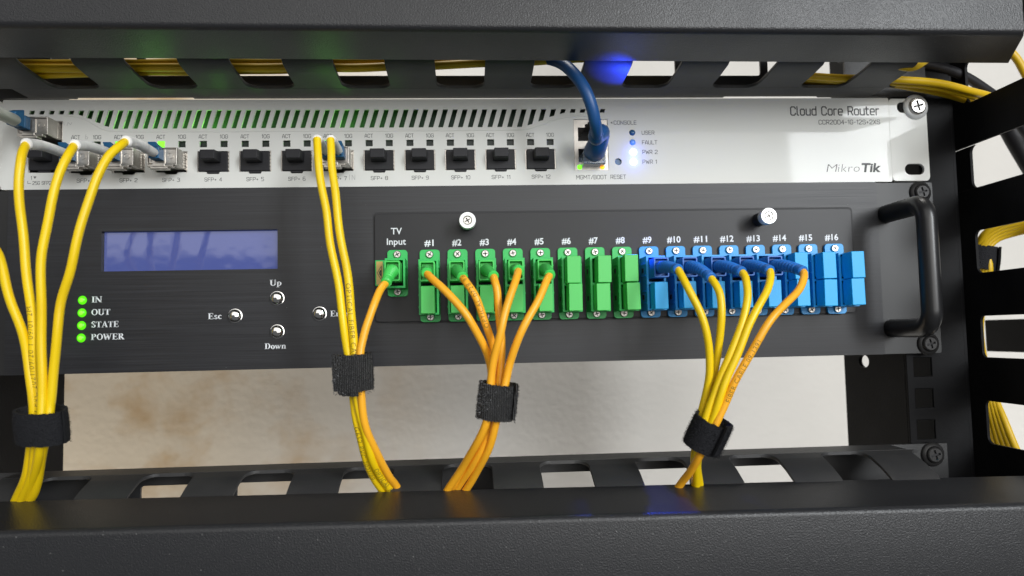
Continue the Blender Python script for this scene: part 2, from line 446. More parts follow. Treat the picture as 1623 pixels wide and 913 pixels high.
# squared technical lettering drawn as strokes (router print)
SQ = {}
def _sq():
    a, w = .14, .62
    O = [(0, .86), (a, 1), (w - a, 1), (w, .86), (w, a), (w - a, 0), (a, 0), (0, a), (0, .86)]
    SQ['O'] = SQ['0'] = (w, [O])
    SQ['A'] = (w, [[(0, 0), (.02, .35), (.22, 1), (.40, 1), (.60, .35), (.62, 0)], [(0, .3), (w, .3)]])
    SQ['C'] = (w, [[(w, .78), (w, .86), (w - a, 1), (a, 1), (0, .86), (0, a), (a, 0), (w - a, 0), (w, a), (w, .22)]])
    SQ['T'] = (w, [[(0, 1), (w, 1)], [(w / 2, 1), (w / 2, 0)]])
    SQ['G'] = (w, [[(w, .8), (w, .86), (w - a, 1), (a, 1), (0, .86), (0, a), (a, 0), (w - a, 0), (w, a), (w, .48), (.36, .48)]])
    SQ['S'] = (w, [[(w, .8), (w, .88), (w - a, 1), (a, 1), (0, .88), (0, .64), (a, .52), (w - a, .52), (w, .4), (w, .12), (w - a, 0), (a, 0), (0, .12), (0, .2)]])
    SQ['F'] = (.56, [[(0, 0), (0, 1), (.56, 1)], [(0, .5), (.48, .5)]])
    SQ['E'] = (.56, [[(.56, 0), (0, 0), (0, 1), (.56, 1)], [(0, .5), (.48, .5)]])
    SQ['L'] = (.54, [[(0, 1), (0, 0), (.54, 0)]])
    SQ['P'] = (w, [[(0, 0), (0, 1), (w - a, 1), (w, .86), (w, .56), (w - a, .42), (0, .42)]])
    SQ['R'] = (w, [[(0, 0), (0, 1), (w - a, 1), (w, .86), (w, .58), (w - a, .44), (0, .44)], [(.34, .44), (w, 0)]])
    SQ['N'] = (w, [[(0, 0), (0, 1), (w, 0), (w, 1)]])
    SQ['U'] = (w, [[(0, 1), (0, a), (a, 0), (w - a, 0), (w, a), (w, 1)]])
    SQ['W'] = (.86, [[(0, 1), (.2, 0), (.43, .7), (.66, 0), (.86, 1)]])
    SQ['M'] = (.76, [[(0, 0), (0, 1), (.38, .4), (.76, 1), (.76, 0)]])
    SQ['B'] = (w, [[(0, 0), (0, 1), (w - a, 1), (w - .03, .88), (w - .03, .64), (w - a, .52), (0, .52)], [(w - a, .52), (w, .4), (w, .12), (w - a, 0), (0, 0)]])
    SQ['X'] = (w, [[(0, 0), (w, 1)], [(0, 1), (w, 0)]])
    SQ['+'] = (.5, [[(.05, .42), (.45, .42)], [(.25, .22), (.25, .62)]])
    SQ['-'] = (.4, [[(.02, .46), (.38, .46)]])
    SQ['/'] = (.4, [[(0, 0), (.4, 1)]])
    SQ[' '] = (.3, [])
    SQ['1'] = (.3, [[(.04, .82), (.24, 1), (.24, 0)]])
    SQ['2'] = (w, [[(0, .8), (0, .88), (a, 1), (w - a, 1), (w, .88), (w, .62), (0, .12), (0, 0), (w, 0)]])
    SQ['3'] = (w, [[(0, 1), (w - a, 1), (w, .88), (w, .64), (w - a, .52), (.2, .52)], [(w - a, .52), (w, .4), (w, .12), (w - a, 0), (0, 0)]])
    SQ['4'] = (w, [[(.46, 0), (.46, 1), (0, .3), (w, .3)]])
    SQ['5'] = (w, [[(w, 1), (0, 1), (0, .56), (w - a, .56), (w, .44), (w, .12), (w - a, 0), (0, 0)]])
    SQ['6'] = (w, [[(w - .05, 1), (a, 1), (0, .86), (0, a), (a, 0), (w - a, 0), (w, a), (w, .4), (w - a, .54), (0, .54)]])
    SQ['7'] = (w, [[(0, 1), (w, 1), (.2, 0)]])
    SQ['8'] = (w, [O, [(0, .52), (w, .52)]])
    SQ['9'] = (w, [[(.05, 0), (w - a, 0), (w, a), (w, .86), (w - a, 1), (a, 1), (0, .86), (0, .6), (a, .46), (w, .46)]])
    x = .72; v = .54
    o = [(0, x - .12), (.12, x), (v - .12, x), (v, x - .12), (v, .12), (v - .12, 0), (.12, 0), (0, .12), (0, x - .12)]
    SQ['o'] = (v, [o]); SQ['l'] = (.2, [[(0, 1.02), (0, .1), (.1, 0), (.18, 0)]])
    SQ['u'] = (v, [[(0, x), (0, .12), (.12, 0), (v - .12, 0), (v, .12)], [(v, x), (v, 0)]])
    SQ['d'] = (v, [o, [(v, 0), (v, 1.02)]])
    SQ['r'] = (.36, [[(0, 0), (0, x)], [(0, x - .12), (.12, x), (.34, x)]])
    SQ['e'] = (v, [[(0, .36), (v, .36), (v, x - .12), (v - .12, x), (.12, x), (0, x - .12), (0, .12), (.12, 0), (v - .06, 0)]])
    SQ['t'] = (.36, [[(.08, .98), (.08, .12), (.18, 0), (.34, 0)], [(-.06, x), (.34, x)]])
_sq()
def put_sq(mb, s, x, z, h, y, w=None, align='C', t=.13, gap=.24):
    adv = sum(SQ[c][0] + gap for c in s) - gap
    kx = w / adv if w else h
    ox = {'C': -adv * kx / 2, 'L': 0}[align]
    tt = t * h; j = 0
    for c in s:
        for line in SQ[c][1]:
            for p, q in zip(line, line[1:]):
                a = Vector((x + ox + p[0] * kx, z + p[1] * h)); b = Vector((x + ox + q[0] * kx, z + q[1] * h))
                d = (b - a).normalized(); n = Vector((-d.y, d.x)) * tt / 2
                a = a - d * tt * .42; b = b + d * tt * .42
                yy = y - .0012 * (j % 7); j += 1
                mb.add([(a.x + n.x, yy, a.y + n.y), (b.x + n.x, yy, b.y + n.y), (b.x - n.x, yy, b.y - n.y), (a.x - n.x, yy, a.y - n.y)], [(0, 1, 2, 3)])
        ox += (SQ[c][0] + gap) * kx
def label_sq(parent, m, s, x, z, h, y, w=None, align='C', t=.13):
    mb = MB(); put_sq(mb, s, x, z, h, y, w, align, t)
    return mb.build('lettering', m, parent)
def label_sq_px(parent, m, s, px0, px1, pyb, pyt, y, t=.13):
    a = at(px0, pyb, y); b = at(px1, pyb, y); c = at(px0, pyt, y)
    return label_sq(parent, m, s, a.x, (a.z + b.z) / 2, abs(c.z - a.z), y, w=b.x - a.x, align='L', t=t)

# roman capitals and small letters drawn as strokes (for the serif print on the amplifier)
def serif_glyphs():
    T, t = 0.20, 0.085
    def bar(x0, x1, y0, y1): return [(x0, y0), (x1, y0), (x1, y1), (x0, y1)]
    def stem(x, h=1.0, w=T, b=0.0, s=0.09): return [bar(x - w / 2, x + w / 2, b, h), bar(x - w / 2 - s, x + w / 2 + s, b, b + 0.06), bar(x - w / 2 - s, x + w / 2 + s, h - 0.06, h)]
    def stroke(p, q, w):
        d = Vector((q[0] - p[0], q[1] - p[1])); n = Vector((-d.y, d.x)).normalized() * w / 2
        return [(p[0] + n.x, p[1] + n.y), (q[0] + n.x, q[1] + n.y), (q[0] - n.x, q[1] - n.y), (p[0] - n.x, p[1] - n.y)]
    def arc(cx, cy, rx, ry, a0, a1, thick=T, thin=t, n=12):
        o = []
        for k in range(n):
            u, v = math.radians(a0 + (a1 - a0) * k / n), math.radians(a0 + (a1 - a0) * (k + 1) / n)
            def pt(a, s):
                w = thin + (thick - thin) * abs(math.cos(a)) ** 1.3
                return (cx + (rx + s * w / 2) * math.cos(a), cy + (ry + s * thin / 2) * math.sin(a))
            o.append([pt(u, 1), pt(v, 1), pt(v, -1), pt(u, -1)])
        return o
    G = {}
    G['I'] = (0.42, stem(0.21))
    G['N'] = (0.86, stem(0.14, w=t) + stem(0.74, w=t) + [stroke((0.12, 0.97), (0.72, 0.03), T)])
    G['O'] = (0.86, arc(0.43, 0.5, 0.31, 0.47, 0, 360, n=20))
    G['U'] = (0.84, [bar(0.08, 0.28, 0.32, 1), bar(0, 0.36, 0.94, 1), bar(0.62, 0.70, 0.32, 1), bar(0.52, 0.8, 0.94, 1)] + arc(0.42, 0.34, 0.245, 0.31, 180, 360))
    G['T'] = (0.76, stem(0.38) + [bar(0.03, 0.73, 0.93, 1), bar(0.03, 0.09, 0.72, 1), bar(0.67, 0.73, 0.72, 1)])
    G['S'] = (0.64, arc(0.31, 0.74, 0.19, 0.23, 20, 250) + arc(0.31, 0.27, 0.2, 0.24, 80, -170) + [stroke((0.16, 0.64), (0.47, 0.4), T), bar(0.5, 0.56, 0.7, 1), bar(0.05, 0.11, 0.0, 0.3)])
    G['A'] = (0.86, [stroke((0.42, 1), (0.14, 0.03), t), stroke((0.40, 1), (0.70, 0.03), T), bar(0.22, 0.62, 0.3, 0.37), bar(0.0, 0.28, 0, 0.06), bar(0.54, 0.86, 0, 0.06)])
    G['E'] = (0.76, [bar(0.1, 0.3, 0, 1), bar(0.02, 0.66, 0.94, 1), bar(0.02, 0.7, 0, 0.06), bar(0.3, 0.52, 0.47, 0.54), bar(0.60, 0.66, 0.75, 1), bar(0.64, 0.7, 0, 0.25), bar(0.48, 0.54, 0.38, 0.64)])
    G['P'] = (0.72, stem(0.2, s=0.1) + arc(0.36, 0.73, 0.22, 0.235, -90, 90) + [bar(0.2, 0.38, 0.94, 1), bar(0.2, 0.38, 0.46, 0.53)])
    G['W'] = (1.16, [stroke((0.1, 1), (0.36, 0.02), T), stroke((0.36, 0.02), (0.56, 0.95), t), stroke((0.5, 1), (0.76, 0.02), T), stroke((0.76, 0.02), (1.0, 0.98), t), bar(0, 0.28, 0.94, 1), bar(0.42, 0.66, 0.94, 1), bar(0.86, 1.12, 0.94, 1)])
    G['R'] = (0.82, stem(0.2, s=0.1) + arc(0.36, 0.74, 0.2, 0.225, -90, 90) + [bar(0.2, 0.38, 0.94, 1), bar(0.2, 0.38, 0.48, 0.55), stroke((0.38, 0.5), (0.7, 0.03), T), bar(0.62, 0.84, 0, 0.06)])
    G['D'] = (0.82, stem(0.2, s=0.1) + arc(0.32, 0.5, 0.36, 0.46, -90, 90, n=14) + [bar(0.2, 0.36, 0.94, 1), bar(0.2, 0.36, 0, 0.06)])
    x = 0.66
    G['o'] = (0.6, arc(0.3, x / 2, 0.19, 0.3, 0, 360, n=16))
    G['p'] = (0.64, [bar(0.08, 0.25, -0.28, x), bar(0.0, 0.33, -0.28, -0.22), bar(0, 0.2, x - 0.06, x)] + arc(0.32, x / 2, 0.2, 0.3, -110, 110))
    G['w'] = (0.86, [stroke((0.08, x), (0.27, 0.02), 0.17), stroke((0.27, 0.02), (0.42, x - 0.05), t), stroke((0.38, x), (0.57, 0.02), 0.17), stroke((0.57, 0.02), (0.74, x), t), bar(0, 0.22, x - 0.06, x), bar(0.64, 0.84, x - 0.06, x)])
    G['n'] = (0.66, [bar(0.08, 0.25, 0, x), bar(0, 0.32, 0, 0.06), bar(0, 0.2, x - 0.06, x), bar(0.42, 0.58, 0, x - 0.16), bar(0.36, 0.65, 0, 0.06)] + arc(0.37, x - 0.2, 0.14, 0.16, 0, 150, thick=0.16))
    G['s'] = (0.5, arc(0.25, 0.49, 0.14, 0.14, 20, 250, thick=0.13) + arc(0.25, 0.17, 0.15, 0.14, 80, -170, thick=0.13) + [stroke((0.14, 0.43), (0.37, 0.23), 0.14)])
    G['c'] = (0.54, arc(0.29, x / 2, 0.19, 0.3, 40, 320))
    G['t'] = (0.42, [bar(0.12, 0.29, 0.08, 0.86), bar(0.02, 0.4, x - 0.07, x), stroke((0.2, 0.05), (0.4, 0.1), 0.09)])
    G['e'] = (0.56, arc(0.29, x / 2, 0.19, 0.3, 0, 320) + [bar(0.12, 0.5, 0.32, 0.39)])
    G['r'] = (0.52, [bar(0.08, 0.25, 0, x), bar(0, 0.33, 0, 0.06), bar(0, 0.2, x - 0.06, x), stroke((0.22, 0.5), (0.44, 0.6), 0.13)])
    return G
SER = serif_glyphs()
def put_serif(mb, s, x, z, h, y, w=None, align='L'):
    adv = sum(SER[c][0] for c in s)
    k = h; kx = w / adv if w else h
    ox = {'L': 0, 'C': -adv * kx / 2}[align]
    for c in s:
        for q in SER[c][1]:
            mb.add([(x + ox + p[0] * kx, y, z + p[1] * k) for p in q], [(0, 1, 2, 3)])
        ox += SER[c][0] * kx
def stroke_line(mb, pts, w, y):
    for (a, b), (c, d) in zip(pts, pts[1:]):
        v = Vector((c - a, d - b)); n = Vector((-v.y, v.x)).normalized() * w / 2
        mb.add([(a + n.x, y, b + n.y), (c + n.x, y, d + n.y), (c - n.x, y, d - n.y), (a - n.x, y, b - n.y)], [(0, 1, 2, 3)])

# screw head facing the viewer with a real cross recess; local origin at the seat of the head
def screw_head(mb, r, h, n=24, cross=0.62, dome=0.3):
    mb.lathe([(r, 0), (r, -h * 0.55), (r * 0.93, -h * 0.85), (r * 0.8, -h)], (0, 0, 0), (0, 1, 0), n)
    mb.v = mb.v; mb.f.pop(); mb.m.pop()
    c = r * cross; w = r * 0.13
    cr = [(w, w), (c, w), (c, -w), (w, -w), (w, -c), (-w, -c), (-w, -w), (-c, -w), (-c, w), (-w, w), (-w, c), (w, c)]
    cr = cr[::-1]
    mb.plate(circ(0, 0, r * 0.8, n), [cr], XZ, -h, -h * 0.9)
    mb.box(-c, c, -h * 0.55, -h * 0.4, -c, c, 1)
def screw(name, pos, r, h, m, parent=None, washer=None, ang=0.4, mi_dark=None):
    mb = MB()
    screw_head(mb, r, h)
    ca, sa = math.cos(ang), math.sin(ang)
    mb.v = [(p[0] * ca - p[2] * sa, p[1], p[0] * sa + p[2] * ca) for p in mb.v]
    mb.v = [(p[0] + pos[0], p[1] + pos[1], p[2] + pos[2]) for p in mb.v]
    return mb.build(name, [m, m_dark], parent, origin=pos, smooth=True)

# ================================================================== SETTING
mb = MB(); mb.box(-900, 1500, 320, 330, -900, 1000)
tag(mb.build('wall', m_wall), kind='structure')

# ================================================================== RACK RAILS
def rail(side):
    left = side < 0
    label = 'black steel rack rail on the left, behind the first cable bundle' if left else 'black steel rack rail on the right with square cage nut holes'
    t = thing('rack_rail', label, 'rack rail', (-16 if left else 458, 3, -300), 'rack rails')
    xi, xo = (-3.5, -35) if left else (446.8, 478.5)
    x0, x1 = min(xi, xo), max(xi, xo)
    holes = []
    zc = -4.6
    xh = -14 if left else 455.5
    for k in range(-9, 5):
        base = k * 44.45 + 22.0 - 0.4 + 0
        for d in (-15.875, 0, 15.875):
            z = base + d
            holes.append(rect(xh - 4.75, xh + 4.75, z - 4.75, z + 4.75))
    mb = MB(); mb.plate(rect(x0, x1, -420, 250), holes, XZ, 3, 5)
    mb.build('front_flange', m_black, t, bevel=0.5)
    wh = []
    for k in range(-3, 2):
        wh.append(circ(44, -94 + 44.45 * 2 * k, 5.4, 18, 3.7))
    mb = MB(); mb.plate(rect(5.05, 66, -420, 250), wh, YZ, xi - (2 if left else 0), xi + (0 if left else 2))
    mb.build('side_web', m_black, t)
    mb = MB(); mb.box(min(xo, xo + 2 * side), max(xo, xo + 2 * side), 3.6, 70, -420, 250)
    mb.build('outer_web', m_black, t, bevel=0.5)
rail(-1); rail(1)

# ================================================================== HORIZONTAL CABLE MANAGERS
SLOT0, PITCH, SLOTW = 42.2, 44.75, 22.6
def fingers(t, prof, root, up, thick=1.6):
    """prof: (y, z) stations from root forwards; a finger between two slots"""
    r = 6.0
    n = 10
    edges = []
    xs = [SLOT0 + PITCH * i for i in range(-1, n - 1)]
    spans = [(xs[i] + SLOTW / 2, xs[i + 1] - SLOTW / 2) for i in range(len(xs) - 1)] + [(xs[-1] + SLOTW / 2, xs[-1] + SLOTW / 2 + 22)]
    proto = None
    for a, b in spans:
        cx = (a + b) / 2; hw = 11.1
        if proto is None:
            st = []
            ys = [root, root - 0.4, root - 1.2, root - 2.5, root - 4, root - 6] + [p[0] for p in prof if p[0] < root - 6.5]
            def zz(y):
                for (y0, z0), (y1, z1) in zip(prof, prof[1:]):
                    if y1 <= y <= y0: return z0 + (z1 - z0) * (y0 - y) / (y0 - y1)
                return prof[-1][1]
            for y in ys:
                d = min(root - y, r)
                w = hw + r - math.sqrt(max(r * r - (r - d) ** 2, 0)) if d < r else hw
                w = min(w, PITCH / 2)
                st.append((y, w, zz(y)))
            mb = MB(); vs = []; fs = []
            for y, w, z in st:
                vs += [(-w, y, z), (w, y, z), (w, y, z + thick * up), (-w, y, z + thick * up)]
            for i in range(len(st) - 1):
                k = i * 4
                for e in range(4):
                    p, q = k + e, k + (e + 1) % 4
                    fs.append((p, q, q + 4, p + 4))
            fs += [(3, 2, 1, 0), tuple(len(vs) - 4 + e for e in range(4))]
            mb.add(vs, fs)
            mb.v = [(p[0] + cx, p[1], p[2]) for p in mb.v]
            proto = mb.build('finger', m_satin, t, origin=(cx, 0, 0), bevel=0.35)
            px = cx
        else:
            c = proto.copy(); C.objects.link(c); c.parent = t
            c.location.x = proto.location.x + (cx - px) * S

# upper one
um = thing('cable_manager', 'black cable manager with front cover across the top, yellow cables inside', 'cable manager', (221, 0, 45), 'horizontal cable managers')
win = [rect(SLOT0 + PITCH * i - 20.5, SLOT0 + PITCH * i + 20.5, 56, 79, 2) for i in range(9)]
mb = MB(); 
notch = [(-18, 44.9), (34, 44.9), (35, 46.3), (89, 46.3), (90, 44.9), (356, 44.9), (357, 46.6), (405, 46.6), (406, 44.9), (464, 44.9), (464, 88.2), (-18, 88.2)]
mb.plate(notch, win, XZ, 0.2, 1.8)
mb.build('back_panel', m_satin, um)
mb = MB(); mb.box(12, 434, -13.05, 0.15, 44.95, 46.5)
mb.build('lower_ledge', m_satin, um)
fingers(um, [(-13, 44.9), (-30, 45.6), (-40, 46.6), (-46, 49.5), (-52, 56)], -13, 1)
mb = MB(); mb.box(12, 434, -13.05, 0.15, 86.6, 88.2)
mb.build('upper_ledge', m_satin, um)
fingers(um, [(-13, 88.2), (-30, 87.5), (-40, 86.5), (-46, 83.6), (-52, 77)], -13, -1)
# cover: bent sheet, lip / front / upper lip, ends cut on a slant
def cover(t, zlo_f, zlo_r, zhi, yf, yr, xl, xr_f, xr_r, rot, label=None):
    mb = MB()
    th = 1.5; R = 2.6
    pr = [(yr, zlo_r)]
    d = Vector((yf - yr, zlo_f - zlo_r)).normalized()
    for k in range(7):
        a = k / 6 * PI / 2
        pr.append((yf + R * (1 - math.sin(a)), zlo_f + R * (1 - math.cos(a)) ))
    pr.sort(key=lambda p: 0)
    for k in range(7):
        a = k / 6 * PI / 2
        pr.append((yf + R * (1 - math.cos(a)), zhi - R * (1 - math.sin(a))))
    pr.append((yr, zhi))
    n = len(pr)
    vs = []; fs = []
    cy, cz = (yf + yr) / 2 + 8, (zlo_f + zhi) / 2
    inner = []
    for i, (y, z) in enumerate(pr):
        p0 = pr[max(i - 1, 0)]; p1 = pr[min(i + 1, n - 1)]
        tx, tz = p1[0] - p0[0], p1[1] - p0[1]
        L = math.hypot(tx, tz) or 1
        nx, nz = tz / L, -tx / L
        if (cy - y) * nx + (cz - z) * nz < 0: nx, nz = -nx, -nz
        inner.append((y + nx * th, z + nz * th))
    def xr(y):
        u = (y - yf) / (yr - yf)
        return xr_f + (xr_r - xr_f) * max(0, min(1, u))
    for (y, z), (yi, zi) in zip(pr, inner):
        vs += [(xl, y, z), (xr(y), y, z), (xl, yi, zi), (xr(y), yi, zi)]
    for i in range(n - 1):
        k = i * 4
        fs += [(k, k + 1, k + 5, k + 4), (k + 2, k + 6, k + 7, k + 3), (k, k + 4, k + 6, k + 2), (k + 1, k + 3, k + 7, k + 5)]
    fs += [(0, 2, 3, 1), (4 * n - 4, 4 * n - 3, 4 * n - 1, 4 * n - 2)]
    cx = 221; ca, sa = math.cos(rot), math.sin(rot)
    vs = [((x - cx) * ca + (z - zlo_f) * sa + cx, y, -(x - cx) * sa + (z - zlo_f) * ca + zlo_f) for x, y, z in vs]
    mb.add(vs, fs)
    o = mb.build('front_cover', m_powder_plain, t)
    o.data.polygons.foreach_set('use_smooth', [True] * len(o.data.polygons))
    o.data.set_sharp_from_angle(angle=math.radians(35))
    return o
cover(um, 47.4, 46.9, 90, -76, -45, -60, 457.8, 474.3, math.radians(0.27))

# lower one
lm = thing('cable_manager', 'black cable manager with front cover along the bottom, bundles dropping into it', 'cable manager', (221, 0, -178), 'horizontal cable managers')
win = [rect(SLOT0 + PITCH * i - 20.5, SLOT0 + PITCH * i + 20.5, -168, -142.4, 2) for i in (1, 2, 3, 5, 6)] + [rect(335, 389, -168, -142.4, 2)]
mb = MB(); mb.plate([(-18, -177.5), (464, -177.5), (464, -134.3), (-18, -134.3)], win, XZ, 0.2, 1.8)
mb.build('back_panel', m_satin, lm)
mb = MB(); mb.box(12, 434, -15.05, 0.15, -135.8, -134.2)
mb.build('upper_ledge', m_satin, lm)
fingers(lm, [(-15, -134.2), (-22, -135.6), (-30, -138.3), (-38, -142.0), (-44, -147.0), (-47, -152)], -15, -1)
mb = MB(); mb.box(12, 434, -15.05, 0.15, -177.4, -175.9)
mb.build('lower_ledge', m_satin, lm)
fingers(lm, [(-15, -177.4), (-30, -177), (-40, -176), (-46, -173)], -15, 1)
def lower_cover():
    mb = MB()
    th = 1.5; R = 2.6
    yr, zr, yf, zf, zb = -38, -141.6, -76.5, -144.6, -184
    pr = [(yr, zr)]
    for k in range(8):
        a = k / 7 * PI / 2
        pr.append((yf + R * (1 - math.sin(a)), zf - R * (1 - math.cos(a))))
    for k in range(8):
        a = k / 7 * PI / 2
        pr.append((yf + R * (1 - math.cos(a)), zb + R * (1 - math.sin(a))))
    pr.append((yr, zb))
    n = len(pr); vs = []; fs = []; inner = []
    for i, (y, z) in enumerate(pr):
        p0 = pr[max(i - 1, 0)]; p1 = pr[min(i + 1, n - 1)]
        tx, tz = p1[0] - p0[0], p1[1] - p0[1]; L = math.hypot(tx, tz) or 1
        nx, nz = tz / L, -tx / L
        if (-50 - y) * nx + (-164 - z) * nz < 0: nx, nz = -nx, -nz
        inner.append((y + nx * th, z + nz * th))
    ca, sa = math.cos(math.radians(0.52)), math.sin(math.radians(0.52))
    for (y, z), (yi, zi) in zip(pr, inner):
        vs += [(-60, y, z), (500, y, z), (-60, yi, zi), (500, yi, zi)]
    vs = [((x - 221) * ca + 221, y, z - (x - 221) * sa) for x, y, z in vs]
    for i in range(n - 1):
        k = i * 4
        fs += [(k, k + 1, k + 5, k + 4), (k + 2, k + 6, k + 7, k + 3), (k, k + 4, k + 6, k + 2), (k + 1, k + 3, k + 7, k + 5)]
    fs += [(0, 2, 3, 1), (4 * n - 4, 4 * n - 3, 4 * n - 1, 4 * n - 2)]
    mb.add(vs, fs)
    o = mb.build('front_cover', m_powder, lm)
    o.data.polygons.foreach_set('use_smooth', [True] * len(o.data.polygons))
    o.data.set_sharp_from_angle(angle=math.radians(35))
lower_cover()

# ================================================================== VERTICAL CABLE MANAGER (right)
vm = thing('vertical_cable_manager', 'tall black cable manager with side fingers at the right edge', 'cable manager', (486, 0, -300))
# base strip has the slots' rear ends, so it is cut into a comb below
mb = MB()
XV = 485.5
slots = [(18.6, -4.6), (-25.8, -48.6), (-69.9, -91.6), (-113.2, -134.5), (62.8, 40.9), (107, 85), (-157.4, -178.7)]
outl = rect(-2, 62, -300, 200)
hol = []
for top, bot in slots:
    hol.append(rect(-1, 28, bot, top, 3 if top == 18.6 else 7))
mb.plate(rect(28, 34, -300, 200), [], YZ, XV, XV + 1.5)
mb.build('side_plate', m_black, vm)
tops = sorted(slots, reverse=True)
proto = None
for (t0, b0), (t1, b1) in zip(tops, tops[1:]):
    za, zb = t1, b0           # finger spans from the top of the lower slot up to the bottom of the upper slot
    zc = (za + zb) / 2; h = (zb - za) / 2
    if proto is None:
        mb = MB()
        r = 5
        out = [(28, -h - 3)]
        mb.plate(rect(-74, 28, -11.05, 11.05, 2.5), [], YZ, 0, 1.5)
        mb.v = [(p[0] + XV, p[1], p[2] + zc) for p in mb.v]
        proto = mb.build('finger', m_black, vm, origin=(XV, 0, zc), bevel=0.4); zp = zc
    else:
        c = proto.copy(); C.objects.link(c); c.parent = vm
        c.location.z = proto.location.z + (zc - zp) * S
# slot root pieces: the plate behind y = 0 between the fingers
proto = None
for top, bot in tops:
    zc = (top + bot) / 2; h = 11.1
    if proto is None:
        mb = MB()
        r = 6
        pts = [(28, h)]
        for k in range(7):
            a = k / 6 * PI / 2
            pts.append((-0.5 + r * (1 - math.cos(PI / 2 - a)) - 0 , h - r + r * math.sin(PI / 2 - a)) if False else (-0.5 + r * math.sin(a) - r + 0.0, h - r * (1 - math.cos(a)) ))
        q = [(p[0], p[1]) for p in pts]
        # concave fillets at both corners
        prof = [(28, -h), (28, h)] + [(-3.5 + 3.5 * math.sin(k / 6 * PI / 2), h - 3.5 * (1 - math.cos(k / 6 * PI / 2))) for k in range(7)]
        prof += [(p[0], -p[1]) for p in prof[:1:-1]]
        mb.plate(prof, [], YZ, 0.05, 1.45)
        mb.v = [(p[0] + XV, p[1], p[2] + zc) for p in mb.v]
        proto = mb.build('slot_web', m_black, vm, origin=(XV, 0, zc)); zp = zc
    else:
        c = proto.copy(); C.objects.link(c); c.parent = vm
        c.location.z = proto.location.z + (zc - zp) * S
# outer wall finger seen through the third slot
a = atx(1562, 506, 545); b = atx(1623, 560, 545)
mb = MB(); mb.box(545, 546.5, b.y - 90, a.y + 1, b.z + 0.5, a.z - 0.5); mb.build('outer_finger', m_black, vm, bevel=0.4)

# ================================================================== ROUTER
SFP0, SFPP = 19.29, 20.1154
rt = thing('router', 'white rack router with a row of ports, vent slots and blue lights', 'router', (221, 0, 0))
holes = []
vents = []
# vent slots
nv = 59
for i in range(nv):
    px = 51.5 + (955.5 - 51.5) * i / (nv - 1)
    p = at(px, 174.5 - 1.0 * (i / nv), 0)
    x = p.x; zt = 38.7
    j = i if i < nv / 2 else nv - 1 - i
    if i < nv / 2: L = [1.9, 1.9, 1.9, 1.9, 1.9, 2.3, 4.0, 6.0, 7.8][j] if j < 9 else 9.1
    else: L = [1.9, 1.9, 1.9, 1.9, 2.2, 3.8, 6.0, 8.0][j] if j < 8 else 9.1
    w = 1.25; sl = 0.29 * L
    cut = 0.35 if (L < 9 and L > 2) else 0
    if i > nv / 2: cut = -cut
    vents.append([(x - w - sl, zt - L + cut), (x + w - sl, zt - L - cut), (x + w, zt), (x - w, zt)])
holes += vents
led_x = []
for n in range(1, 13):
    c = SFP0 + SFPP * n
    for s in (-1, 1):
        x = c + s * 4.95 + 0.1
        led_x.append((n, s, x))
        holes.append(rect(x - 1.75, x + 1.75, 20.2, 23.4))
    holes.append([(c - 7.7, 7.9), (c - 3.2, 7.9), (c - 2.6, 6.9), (c + 2.6, 6.9), (c + 3.2, 7.9), (c + 7.7, 7.9), (c + 7.7, 18.3), (c - 7.7, 18.3)])
holes.append(rect(12.4, 28.2, 8.2, 33.6))            # stacked pair
RJ = (277.8, 295.2, 7.3, 33.4)
holes.append(rect(*RJ))
led_pts = [(307.7, 26.4, 'user'), (307.7, 21.4, 'fault'), (307.9, 16.4, 'pwr'), (307.9, 11.4, 'pwr')]
for x, z, k in led_pts: holes.append(circ(x, z, 1.85 if k == 'pwr' else 1.62))
holes.append(circ(300.1, 11.5, 1.8))
mb = MB(); mb.plate(rect(0, 443, 0, 44, 0.8), holes, XZ, 0, 1.1)
mb.build('faceplate', m_white, rt)
mb = MB(); mb.box(0.6, 442.4, 1.62, 3.2, 42.6, 43.8); mb.box(0.6, 442.4, 3.2, 110, 43.0, 43.8); mb.box(0.6, 442.4, 1.62, 110, 0.2, 1.0)
mb.box(0.6, 1.6, 1.62, 110, 1.0, 43.0); mb.box(441.4, 442.4, 1.62, 110, 1.0, 43.0); mb.box(0.6, 442.4, 110, 111, 0.2, 43.8)
mb.build('chassis', m_white, rt)
mb = MB(); mb.box(2, 441, 26, 27, 1.05, 42.5); mb.box(2, 441, 3.3, 12.9, 42.1, 42.6); mb.build('inner_lining', m_dark, rt)  # back sheet, plus a dark strip added to darken the vents
mb = MB(); mb.box(30, 276, 11, 12, 25.5, 42); mb.box(30, 276, 3.3, 10.9, 24.6, 25.2); mb.build('vent_baffle', m_baffle, rt)  # baffle added behind the vents to keep their inside dark green
# raised ridge under the vents
pts = [(100, 183), (118, 184), (135, 189), (152, 199), (168, 206), (190, 208), (260, 208.3), (420, 207.7), (600, 207), (800, 205.5), (835, 204), (860, 197), (880, 189.5), (905, 185), (940, 183.5)]
ps = spline([at(x, y, -0.05) for x, y in pts], 2.0)
mb = MB()
for a, b in zip(ps, ps[1:]):
    mb.hexa([(a.x, -0.22, a.z - .35), (b.x, -0.22, b.z - .35), (b.x, -0.22, b.z + .35), (a.x, -0.22, a.z + .35)],
            [(a.x, 0.1, a.z - .55), (b.x, 0.1, b.z - .55), (b.x, 0.1, b.z + .55), (a.x, 0.1, a.z + .55)])
mb.build('ridge', m_white, rt, smooth=True)
